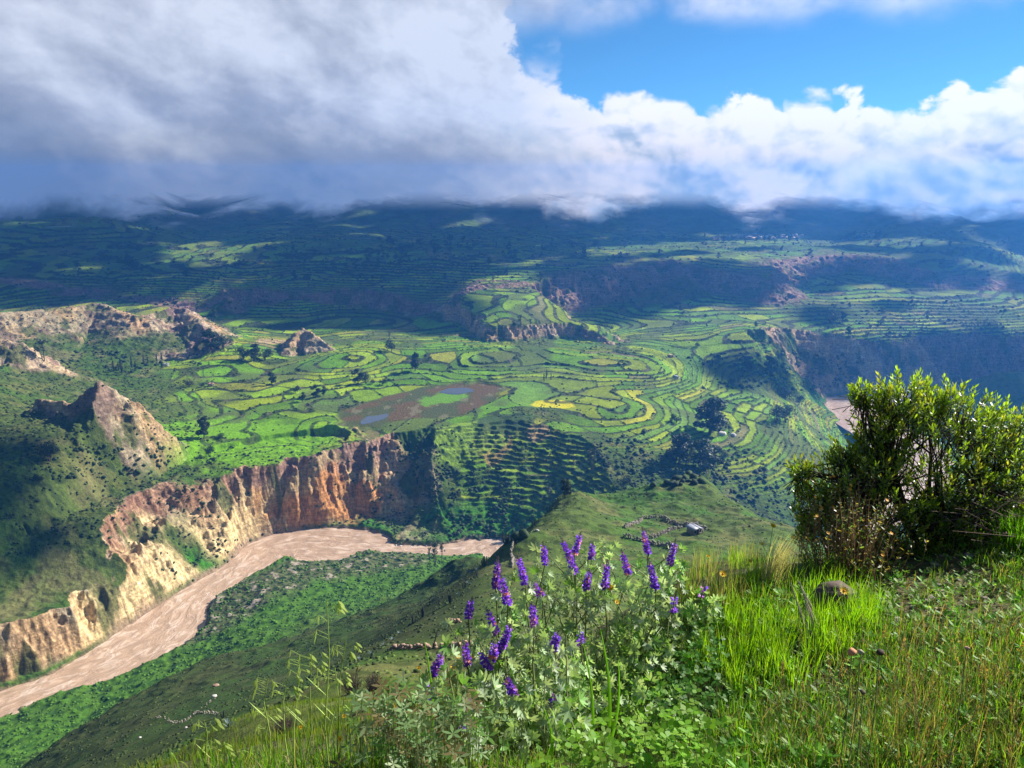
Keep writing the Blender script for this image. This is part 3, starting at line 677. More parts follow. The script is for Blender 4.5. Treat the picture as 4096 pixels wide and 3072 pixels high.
fade_into_cloud(MT_MTN)
def add_attr(o, sel):
    a = o.data.attributes.new('Col', 'FLOAT_COLOR', 'POINT')
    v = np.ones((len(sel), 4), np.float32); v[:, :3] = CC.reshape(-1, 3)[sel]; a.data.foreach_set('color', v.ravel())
    a = o.data.attributes.new('Rock', 'FLOAT', 'POINT'); a.data.foreach_set('value', RK.ravel()[sel].astype(np.float32))
lowq = (Hz[:-1] < 352)
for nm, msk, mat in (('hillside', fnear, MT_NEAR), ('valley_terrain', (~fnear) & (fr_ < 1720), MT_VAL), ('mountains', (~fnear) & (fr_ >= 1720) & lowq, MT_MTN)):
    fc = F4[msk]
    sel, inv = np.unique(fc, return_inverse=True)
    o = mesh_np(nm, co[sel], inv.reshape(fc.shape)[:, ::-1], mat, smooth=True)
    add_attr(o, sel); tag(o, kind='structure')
# cap the hole under the viewpoint
sel = idx[0]; ccx = np.vstack([co[sel], [[0, 0, 248.4]]]); nn = len(sel)
GROUND_FINE = True

# ------------------------------------------------------------------ water
def water_mat(name, col, rough, foam=None, scale=0.25):
    m = bpy.data.materials.new(name); m.use_nodes = True; nt = m.node_tree; N = nt.nodes.new; L = nt.links.new
    b = nt.nodes['Principled BSDF']; b.inputs['Roughness'].default_value = rough; b.inputs['Base Color'].default_value = (*col, 1)
    tc = N('ShaderNodeNewGeometry')
    n1 = N('ShaderNodeTexNoise'); n1.inputs['Scale'].default_value = scale; n1.inputs['Detail'].default_value = 6; n1.inputs['Roughness'].default_value = 0.7; n1.inputs['Distortion'].default_value = 1.2
    L(tc.outputs['Position'], n1.inputs['Vector'])
    if foam:
        at = N('ShaderNodeAttribute'); at.attribute_name = 'flow'; mp = N('ShaderNodeVectorMath'); mp.operation = 'MULTIPLY'; L(at.outputs['Vector'], mp.inputs[0]); mp.inputs[1].default_value = (0.42, 1.0, 1.0)
        L(mp.outputs[0], n1.inputs['Vector'])
        cr = N('ShaderNodeValToRGB'); cr.color_ramp.elements[0].position = 0.42; cr.color_ramp.elements[0].color = (*[c*0.84 for c in col], 1)
        cr.color_ramp.elements[1].position = 0.62; cr.color_ramp.elements[1].color = (*foam, 1)
        e = cr.color_ramp.elements.new(0.52); e.color = (*col, 1)
        L(n1.outputs[0], cr.inputs[0]); L(cr.outputs[0], b.inputs['Base Color'])
        bp = N('ShaderNodeBump'); bp.inputs['Strength'].default_value = 1.0; bp.inputs['Distance'].default_value = 1.2
        L(n1.outputs[0], bp.inputs['Height']); L(bp.outputs[0], b.inputs['Normal'])
    return m
def river_mesh():
    P = catmull(RC, 14); n = len(P); k = 14
    t = np.gradient(P[:, :2], axis=0); t /= np.linalg.norm(t, axis=1)[:, None]; nrm = np.stack([-t[:, 1], t[:, 0]], -1)
    w = np.linspace(-1, 1, k)
    X = P[:, None, :2]+nrm[:, None]*(w[None, :, None]*(P[:, None, 2:3]+9))
    Z = 0.0+0.35*fbm(X[..., 0], X[..., 1], 7, 3, 61)
    i = np.arange(n*k).reshape(n, k)
    f = np.stack([i[:-1, :-1], i[1:, :-1], i[1:, 1:], i[:-1, 1:]], -1).reshape(-1, 4)
    o = mesh_np('river', np.concatenate([X, Z[..., None]], -1).reshape(-1, 3), f, water_mat('muddy_water', (0.52, 0.345, 0.225), 0.3, (0.70, 0.53, 0.40), 0.16), smooth=True)
    sl_ = np.concatenate([[0], np.cumsum(np.hypot(*np.diff(P[:, :2], axis=0).T))])
    fl = np.stack([np.repeat(sl_[:, None], k, 1), w[None]*(P[:, 2:3]+9), np.zeros((n, k))], -1).reshape(-1, 3).astype(np.float32)
    a = o.data.attributes.new('flow', 'FLOAT_VECTOR', 'POINT'); a.data.foreach_set('vector', fl.ravel())
    tag(o, kind='structure')
river_mesh()
def pond(name, pts, z):
    P = np.array([PZ(u, v, z)[:2] for u, v in pts]); P = catmull(np.vstack([P, P[:1]]), 5)[:-1]
    c = P.mean(0); n = len(P)
    co_ = np.vstack([np.c_[P, np.full(n, z)], [[c[0], c[1], z]]])
    f = np.array([[i, (i+1) % n, n] for i in range(n)])
    return tag(mesh_np(name, co_, f, POND), kind='structure')
POND = water_mat('pond_water', (0.02, 0.035, 0.05), 0.06)
pond('pond', [(360,422),(367,416.5),(377,415.5),(388,413.5),(386,418),(376,421.5),(363,424.5)], 55.75)
pond('pond', [(439,392.5),(446,389),(456,388),(468,388),(474,391),(466,393),(457,394.5),(448,394)], 55.75)

# ------------------------------------------------------------------ air
def haze():
    X0, X1, Y0, Y1, Z0, Z1 = -4100, 4100, -4100, 4100, -6, 372
    v = [(x, y, z) for x in (X0, X1) for y in (Y0, Y1) for z in (Z0, Z1)]
    f = [(0,1,3,2),(4,6,7,5),(0,4,5,1),(2,3,7,6),(0,2,6,4),(1,5,7,3)]
    m = bpy.data.materials.new('hazy_air'); m.use_nodes = True; nt = m.node_tree; nt.nodes.clear()
    p = nt.nodes.new('ShaderNodeVolumePrincipled'); o_ = nt.nodes.new('ShaderNodeOutputMaterial')
    p.inputs['Color'].default_value = (0.08, 0.35, 1.0, 1); p.inputs['Density'].default_value = 1.9e-4; p.inputs['Anisotropy'].default_value = 0.45
    nt.links.new(p.outputs[0], o_.inputs['Volume'])
    tag(mesh_np('haze', np.array(v, float), np.array(f), m), kind='stuff')
haze()

# ------------------------------------------------------------------ unseen cloud puffs outside the frame, shaped to shade chosen parts of the valley
def pip(u, v, P): return inside(u, v, np.array(P, float))
SHADE = [
 [(-80,150),(1100,150),(1100,256),(900,254),(800,248),(700,252),(545,270),(470,278),(420,283),(330,283),(215,288),(205,303),(100,303),(-80,308)],
 [(215,283),(440,286),(462,300),(470,322),(440,333),(400,333),(330,328),(262,328),(222,318)],
 [(783,304),(828,306),(826,322),(800,325),(786,318)], [(862,300),(925,300),(930,312),(872,313)],
 [(690,364),(760,354),(870,350),(1060,345),(1060,402),(868,398),(760,388),(720,385)],
 [(775,272),(800,262),(930,266),(1060,278),(1060,290),(900,289),(810,288)],
 [(548,268),(672,262),(760,272),(765,300),(705,303),(640,320),(600,325),(562,302)],
 [(-60,440),(40,455),(70,500),(60,560),(-60,560)],
]
LITW = [[(140,243),(262,245),(255,258),(215,264),(165,262)],[(185,270),(222,272),(215,283),(190,282)],[(470,262),(560,257),(600,246),(760,238),(900,238),(1030,243),(1030,247),(760,247),(640,252),(560,262),(480,266)],
 [(420,220),(450,219),(500,226),(470,230)],[(330,212),(380,208),(400,214),(360,222)]]
def shade_clouds():
    r = random.Random(5); pts = []
    d = 850.0
    while d < 4200:
        st = max(34, d*0.040); az = -0.66
        while az < 0.66:
            x, y = d*math.sin(az)+r.uniform(-.3, .3)*st, d*math.cos(az)+r.uniform(-.3, .3)*st
            pts.append((x, y, st)); az += st/d
        d += st*1.0
    d = 380.0
    while d < 850:
        st = 30; az = -0.66
        while az < -0.2:
            pts.append((d*math.sin(az), d*math.cos(az), st)); az += st/d
        d += st
    P = np.array(pts); hz = height(P[:, 0], P[:, 1], False); c, s = math.cos(PITCH), math.sin(PITCH)
    dep = P[:, 1]*c-(hz-EYE)*s; u = 512+F*P[:, 0]/dep; v = 384-F*(P[:, 1]*s+(hz-EYE)*c)/dep
    m = np.zeros(len(P), bool)
    for q in SHADE: m |= pip(u, v, q)
    for q in LITW: m &= ~pip(u, v, q)
    bm = bmesh.new(); bmesh.ops.create_icosphere(bm, subdivisions=1, radius=1)
    bv = np.array([q.co[:] for q in bm.verts]); bf = np.array([[q.index for q in f.verts] for f in bm.faces]); bm.free()
    V = []; Fc = []; n = 0
    for (x, y, st), h, k in zip(P, hz, m):
        if not k: continue
        zc = 1500+r.uniform(-40, 40)+max(0, math.hypot(x, y)-2400)*0.8
        t = (zc-h)/SUN_DIR.z
        R_ = st*0.78*r.uniform(0.8, 1.15)
        a = r.uniform(0, 6.28); vv = bv*np.array([R_, R_, R_*0.55]); vv = vv*(1+0.25*np.sin(bv[:, [1]]*3+a))
        V.append(vv+np.array([x+SUN_DIR.x*t, y+SUN_DIR.y*t, zc])); Fc.append(bf+n); n += len(bv)
    mt = bpy.data.materials.new('shade_cloud_white'); mt.use_nodes = True; mt.node_tree.nodes['Principled BSDF'].inputs['Base Color'].default_value = (0.85, 0.87, 0.9, 1)
    tag(mesh_np('shade_clouds', np.vstack(V), np.vstack(Fc), mt, smooth=True), kind='stuff')
shade_clouds()

# ------------------------------------------------------------------ finding the ground under a pixel
_rd = np.exp(np.linspace(math.log(0.9), math.log(3000), 1600)).astype(np.float32)
def hits(uv):
    """ground points seen at pixels (first crossing of each sight line)"""
    uv = np.array(uv, float); D = np.array([pix_dir(u, v) for u, v in uv]); hyp = np.hypot(D[:, 0], D[:, 1])
    X = D[:, :1]/hyp[:, None]*_rd; Y = D[:, 1:2]/hyp[:, None]*_rd; Z = EYE+D[:, 2:]/hyp[:, None]*_rd
    Hh = height(X.ravel(), Y.ravel(), False).reshape(X.shape)
    below = Z < Hh
    out = []
    for i in range(len(uv)):
        k = int(np.argmax(below[i])) if below[i].any() else len(_rd)-1
        k = max(k, 1); a = Z[i, k-1]-Hh[i, k-1]; b = Z[i, k]-Hh[i, k]; t = float(a/(a-b+1e-9)); t = min(max(t, 0), 1)
        out.append((X[i, k-1]*(1-t)+X[i, k]*t, Y[i, k-1]*(1-t)+Y[i, k]*t, Hh[i, k-1]*(1-t)+Hh[i, k]*t))
    return np.array(out)
def dist3(p): return math.sqrt(p[0]**2+p[1]**2+(p[2]-EYE)**2)
def mpp(p): # metres per pixel there
    c, s = math.cos(PITCH), math.sin(PITCH); return (p[1]*c-(p[2]-EYE)*s)/F

# ------------------------------------------------------------------ plant materials
def leaf_mat(name, col, trans=0.5, rough=0.55, attr=False, var=0.25, spec=0.3):
    m = bpy.data.materials.new(name); m.use_nodes = True; nt = m.node_tree; N = nt.nodes.new; L = nt.links.new
    b = nt.nodes['Principled BSDF']; out = nt.nodes['Material Output']
    b.inputs['Roughness'].default_value = rough; b.inputs['Specular IOR Level'].default_value = spec
    if attr:
        at = N('ShaderNodeAttribute'); at.attribute_name = 'Col'; src = at.outputs['Color']
    else:
        rgb = N('ShaderNodeRGB'); rgb.outputs[0].default_value = (*col, 1); src = rgb.outputs[0]
    oi = N('ShaderNodeObjectInfo'); g_ = N('ShaderNodeNewGeometry')
    nz = N('ShaderNodeTexNoise'); nz.inputs['Scale'].default_value = 0.9 if not attr else 3.0; nz.inputs['Detail'].default_value = 2; L(g_.outputs['Position'], nz.inputs['Vector'])
    mr = N('ShaderNodeMapRange'); mr.inputs[1].default_value = 0.3; mr.inputs[2].default_value = 0.7; mr.inputs[3].default_value = 1-var; mr.inputs[4].default_value = 1+var; L(nz.outputs[0], mr.inputs[0])
    mm = N('ShaderNodeMath'); mm.operation = 'MULTIPLY_ADD'; L(oi.outputs['Random'], mm.inputs[0]); mm.inputs[1].default_value = 0.3; mm.inputs[2].default_value = 0.85
    m2 = N('ShaderNodeMath'); m2.operation = 'MULTIPLY'; L(mr.outputs[0], m2.inputs[0]); L(mm.outputs[0], m2.inputs[1])
    sc = N('ShaderNodeVectorMath'); sc.operation = 'SCALE'; L(src, sc.inputs[0]); L(m2.outputs[0], sc.inputs['Scale'])
    L(sc.outputs[0], b.inputs['Base Color'])
    if trans > 0:
        t = N('ShaderNodeBsdfTranslucent'); ty = N('ShaderNodeVectorMath'); ty.operation = 'MULTIPLY'; L(sc.outputs[0], ty.inputs[0]); ty.inputs[1].default_value = (1.15, 1.25, 0.5)
        L(ty.outputs[0], t.inputs['Color']); mx = N('ShaderNodeMixShader'); mx.inputs[0].default_value = trans
        L(b.outputs[0], mx.inputs[1]); L(t.outputs[0], mx.inputs[2]); L(mx.outputs[0], out.inputs['Surface'])
    return m
def plain_mat(name, col, rough=0.8, noise=0.0, scale=5.0, bump=0.0, col2=None):
    m = bpy.data.materials.new(name); m.use_nodes = True; nt = m.node_tree; N = nt.nodes.new; L = nt.links.new
    b = nt.nodes['Principled BSDF']; b.inputs['Roughness'].default_value = rough; b.inputs['Base Color'].default_value = (*col, 1); b.inputs['Specular IOR Level'].default_value = 0.25
    tc = N('ShaderNodeTexCoord'); nz = N('ShaderNodeTexNoise'); nz.inputs['Scale'].default_value = scale; nz.inputs['Detail'].default_value = 6; nz.inputs['Roughness'].default_value = 0.65; L(tc.outputs['Object'], nz.inputs['Vector'])
    cr = N('ShaderNodeValToRGB'); c2 = col2 or tuple(c*(1-noise) for c in col)
    cr.color_ramp.elements[0].position = 0.38; cr.color_ramp.elements[0].color = (*c2, 1); cr.color_ramp.elements[1].position = 0.62; cr.color_ramp.elements[1].color = (*col, 1)
    L(nz.outputs[0], cr.inputs[0]); L(cr.outputs[0], b.inputs['Base Color'])
    if bump:
        bp = N('ShaderNodeBump'); bp.inputs['Distance'].default_value = bump; bp.inputs['Strength'].default_value = 0.9; L(nz.outputs[0], bp.inputs['Height']); L(bp.outputs[0], b.inputs['Normal'])
    return m
M_EUC = leaf_mat('tree_foliage', (0.030, 0.050, 0.016), 0.2); M_EUC2 = leaf_mat('grey_green_foliage', (0.075, 0.090, 0.038), 0.25)
M_POP = leaf_mat('poplar_foliage', (0.035, 0.055, 0.020), 0.2); M_BARK = plain_mat('bark', (0.16, 0.12, 0.085), 0.9, 0.4, 3)

def set_col(o, col):
    a = o.data.attributes.new('Col', 'FLOAT_COLOR', 'POINT'); v = np.ones((len(col), 4), np.float32); v[:, :3] = col; a.data.foreach_set('color', v.ravel())

# ------------------------------------------------------------------ scrub: countless bushes on the slopes
def ico(sub=1):
    bm = bmesh.new(); bmesh.ops.create_icosphere(bm, subdivisions=sub, radius=1)
    v = np.array([q.co[:] for q in bm.verts]); f = np.array([[q.index for q in g_.verts] for g_ in bm.faces]); bm.free(); return v, f
def scatter_mesh(name, P, size, col, mat, seed, flat=0.75, sub=1, label=None):
    r = np.random.default_rng(seed); bv, bf = ico(sub); n = len(P)
    V = np.repeat(bv[None], n, 0)*(1+r.uniform(-0.38, 0.38, (n, len(bv), 1)))
    a = r.uniform(0, 6.28, n); ca, sa = np.cos(a)[:, None], np.sin(a)[:, None]
    sx = r.uniform(0.8, 1.3, (n, 1)); x = V[..., 0]*sx; y = V[..., 1]
    V = np.stack([x*ca-y*sa, x*sa+y*ca, V[..., 2]*flat+flat*0.45], -1)*size[:, None, None]+P[:, None, :]
    Fc = (bf[None]+np.arange(n)[:, None, None]*len(bv)).reshape(-1, 3)
    o = mesh_np(name, V.reshape(-1, 3), Fc, mat, smooth=False)
    cc = np.repeat(col[:, None], len(bv), 1)*(1+r.uniform(-0.25, 0.25, (n, len(bv), 1))); set_col(o, cc.reshape(-1, 3))
    return tag(o, kind='stuff')
M_SCRUB = leaf_mat('scrub_leaves', (0.05, 0.07, 0.02), 0.15, 0.8, attr=True)
def scrub():
    r = np.random.default_rng(3)
    def cand(n, d0, d1, a0=-42, a1=42):
        d = np.exp(r.uniform(math.log(d0), math.log(d1), n)); a = np.radians(r.uniform(a0, a1, n)); return (d*np.sin(a)).astype(np.float32), (d*np.cos(a)).astype(np.float32)
    parts = []
    # near hillside and river terrace
    x, y = cand(110000, 60, 640); g = height(x, y); H = g['h']
    lush = 1-sstep(20, 48, H)
    dens = 0.18+0.35*sstep(0.0, 0.4, fbm(x, y, 14, 2, 71))+lush*0.4
    k = g['near'] & (r.random(len(x)) < dens*np.clip(g['d']/260, 0.12, 1)) & (g['b'] > 1.5)
    P = np.stack([x, y, H-0.15], -1)[k]; d = g['d'][k]
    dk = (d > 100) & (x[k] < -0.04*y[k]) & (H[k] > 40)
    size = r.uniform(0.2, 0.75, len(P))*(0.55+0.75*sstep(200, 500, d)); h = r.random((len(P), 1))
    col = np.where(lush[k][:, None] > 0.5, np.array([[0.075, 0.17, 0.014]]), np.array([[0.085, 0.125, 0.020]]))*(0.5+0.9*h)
    col = np.where(dk[:, None], col*0.55, col)  # scrub on the spur flank darkened too: heath tone plus painted shade
    parts.append((P, size, col))
    # valley: slopes, terrace walls, cliff ledges, river banks
    x, y = cand(150000, 500, 1250); g = height(x, y)
    rf = g['riser']*g['terr']
    dens = 0.22*g['scr']+0.6*rf*g['hb2']*(r.random(len(x)) < 0.9)+0.10*g['rock']*(g['n60'] > 0)+0.012*g['terr']+0.25*g['pedge']*g['terr']
    low = g['cut'] & (g['kk'] < 1.1); dens = dens*(1-0.45*low)+0.35*low*(g['b'] > 1.5)*sstep(0.0, 0.4, fbm(x, y, 24, 3, 74))
    dens = dens*(1-0.6*((g['cut']) & (g['uu'] > 440)))
    k = (~g['near']) & (r.random(len(x)) < dens) & (g['marsh'] < 0.2) & (g['b'] > 1)
    P = np.stack([x, y, g['h']-0.2], -1)[k]; h = r.random((len(P), 1))
    size = r.uniform(0.5, 1.25, len(P))*np.where(rf[k] > 0.4, 0.75, 1.0)
    col = np.array([[0.042, 0.068, 0.016]])*(0.55+0.9*h); col = np.where(r.random((len(P), 1)) < 0.08, col*np.array([[2.0, 1.5, 1.6]]), col)
    parts.append((P, size, col))
    x, y = cand(30000, 1150, 2000); g = height(x, y)
    dens = 0.15*g['terr']*g['riser']+0.18*sstep(0.1, 0.5, fbm(x, y, 130, 3, 72))+0.15*g['rock']*(g['n60'] > 0)
    k = (~g['near']) & (r.random(len(x)) < dens)
    P = np.stack([x, y, g['h']-0.3], -1)[k]; h = r.random((len(P), 1))
    parts.append((P, r.uniform(1.0, 2.8, len(P)), np.array([[0.035, 0.055, 0.020]])*(0.6+0.8*h)))
    for i, (P, s_, c_) in enumerate(parts):
        scatter_mesh(('hillside_scrub', 'valley_scrub', 'distant_scrub')[i], P, s_, c_, M_SCRUB, 10+i)
scrub()
def thickets():
    """dense bushes in the gullies and on the broken slopes"""
    r = np.random.default_rng(14); P = []; S_ = []
    for n, lo, hi, poly in ((330, 1.0, 2.6, [(688,356),(740,352),(800,352),(868,354),(858,386),(790,392),(720,388),(695,372)]), (420, 0.8, 2.0, [(592,446),(640,430),(690,438),(735,455),(725,484),(650,487),(605,478)]), (300, 0.7, 1.9, [(448,478),(505,468),(525,540),(450,542)]),
        (160, 0.7, 1.7, [(395,440),(440,448),(462,476),(430,500),(402,468)]), (120, 0.8, 2.2, [(735,440),(800,470),(800,512),(730,500)]), (200, 0.6, 1.6, [(20,440),(70,450),(150,440),(185,455),(150,475),(60,480),(20,470)]), (150, 0.8, 2.4, [(60,352),(150,350),(205,352),(200,366),(100,376),(60,366)])):
        A = np.array(poly, float); q = r.uniform(A.min(0), A.max(0), (n*2, 2)); q = q[inside(q[:, 0], q[:, 1], A)][:n]
        q = q[fbm(q[:, 0].astype(np.float32), q[:, 1].astype(np.float32), 22, 2, 75) > -0.15]
        P.append(hits(q)); S_.append(r.uniform(lo, hi, len(q)))
    P = np.vstack(P); S_ = np.concatenate(S_); P[:, 2] -= 0.2
    scatter_mesh('thicket', P, S_, np.array([[0.030, 0.052, 0.014]])*(0.5+1.1*r.random((len(P), 1))), M_SCRUB, 44, flat=0.85)
thickets()

# ------------------------------------------------------------------ trees
def tube(V, Fq, p, q, r0, r1, n=5):
    """append a tapered tube from p to q"""
    p = np.array(p, float); q = np.array(q, float); a = q-p; a /= np.linalg.norm(a)+1e-9
    h = np.array([1, 0, 0]) if abs(a[0]) < 0.8 else np.array([0, 1, 0]); b = np.cross(a, h); b /= np.linalg.norm(b); c = np.cross(a, b)
    t = np.linspace(0, 2*np.pi, n, endpoint=False); o = sum(len(v) for v in V)
    ring = np.cos(t)[:, None]*b+np.sin(t)[:, None]*c
    V.append(np.vstack([p+ring*r0, q+ring*r1])); i = np.arange(n); j = (i+1) % n
    Fq.append(np.stack([i, j, j+n, i+n], -1)+o)
def leaf_cloud(r, blobs, n, ls, up=0.3):
    """many small leaf-sprig quads filling a set of ellipsoid clumps"""
    w = np.array([b[3]*b[3] for b in blobs]); w = w/w.sum(); k = r.choice(len(blobs), n, p=w); B = np.array([b[:5] for b in blobs])[k]
    dr = r.normal(size=(n, 3)); dr /= np.linalg.norm(dr, axis=1)[:, None]; rad = r.uniform(0.45, 1.0, n)**0.6
    c = B[:, :3]+dr*rad[:, None]*np.stack([B[:, 3], B[:, 3], B[:, 4]], -1)
    nrm = dr+r.normal(size=(n, 3))*0.8+np.array([0, 0, up]); nrm /= np.linalg.norm(nrm, axis=1)[:, None]
    t = np.cross(nrm, r.normal(size=(n, 3))); t /= np.linalg.norm(t, axis=1)[:, None]; b = np.cross(nrm, t)
    s = ls*r.uniform(0.6, 1.3, n)[:, None]
    V = np.stack([c-t*s, c+b*s*0.55, c+t*s, c-b*s*0.55], 1).reshape(-1, 3)
    return V, np.arange(n*4).reshape(n, 4)
def make_tree(kind, seed):
    """unit tree, one metre tall; scaled when placed"""
    r = np.random.default_rng(seed); V = []; Q = []; blobs = []
    nm = {'euc': 'eucalyptus_tree', 'pop': 'poplar_tree', 'round': 'bushy_tree', 'thin': 'slender_tree'}[kind]
    if kind == 'pop':
        tube(V, Q, (0, 0, -0.02), (0, 0, 0.9), 0.018, 0.004)
        for i in range(9):
            z = 0.15+0.8*i/8; blobs.append((r.normal()*0.01, r.normal()*0.01, z, 0.075*(1.1-abs(z-0.45)), 0.09))
        n, ls, mat = 420, 0.030, M_POP
    elif kind == 'thin':
        for k in range(3):
            x, y = r.uniform(-.12, .12, 2); h = r.uniform(0.75, 1.0); tube(V, Q, (x*0.3, y*0.3, -0.03), (x, y, h), 0.014, 0.004)
            for i in range(5): blobs.append((x+r.normal()*0.05, y+r.normal()*0.05, h*r.uniform(0.5, 1.0), r.uniform(0.05, 0.10), r.uniform(0.05, 0.09)))
        n, ls, mat = 420, 0.032, M_EUC2
    elif kind == 'euc':
        lean = r.normal(size=2)*0.05; top = np.array([lean[0], lean[1], 0.8])
        tube(V, Q, (0, 0, -0.03), (lean[0]*0.5, lean[1]*0.5, 0.4), 0.030, 0.020); tube(V, Q, (lean[0]*0.5, lean[1]*0.5, 0.4), top, 0.020, 0.006)
        for i in range(13):
            z = r.uniform(0.22, 0.92); a = r.uniform(0, 6.28); R_ = r.uniform(0.05, 0.26)*(1.15-abs(z-0.5)*1.1)
            c = np.array([math.cos(a)*R_, math.sin(a)*R_, z]); tube(V, Q, (lean[0]*z*0.6, lean[1]*z*0.6, z*0.75), c, 0.010, 0.003, 4)
            blobs.append((c[0], c[1], c[2], r.uniform(0.09, 0.16), r.uniform(0.08, 0.13)))
        n, ls, mat = 2200, 0.034, M_EUC
    else:
        for i in range(3):
            a = r.uniform(0, 6.28); tube(V, Q, (0, 0, -0.03), (math.cos(a)*0.2, math.sin(a)*0.2, 0.55), 0.028, 0.008)
        for i in range(16):
            a = r.uniform(0, 6.28); R_ = 0.42*math.sqrt(r.random()); z = 0.30+0.55*r.random()*(1-R_*0.9)
            blobs.append((math.cos(a)*R_, math.sin(a)*R_, z, r.uniform(0.13, 0.22), r.uniform(0.12, 0.19)))
        n, ls, mat = 1400, 0.034, M_EUC
    root = empty(nm, (0, 0, -500))
    mesh_np('trunk', np.vstack(V), np.vstack(Q), M_BARK, root)
    v, f = leaf_cloud(r, blobs, n, ls); mesh_np('crown', v, f, mat, root)
    return root
PROTO = {k: [make_tree(k, 100+i*7+j) for j in range(n)] for i, (k, n) in enumerate((('euc', 4), ('pop', 2), ('round', 3), ('thin', 2)))}
_used = set()
def place(kind, p, hm, wide=1.0, **tags):
    L_ = PROTO[kind]; i = random.randrange(len(L_)); o = L_[i]
    if (kind, i) in _used: o = copy_tree(L_[i])
    _used.add((kind, i))
    o.location = (p[0], p[1], p[2]-0.2); o.rotation_euler = (0, 0, random.uniform(0, 6.28)); o.scale = (hm*wide, hm*wide, hm)
    return tag(o, **tags)
random.seed(11)
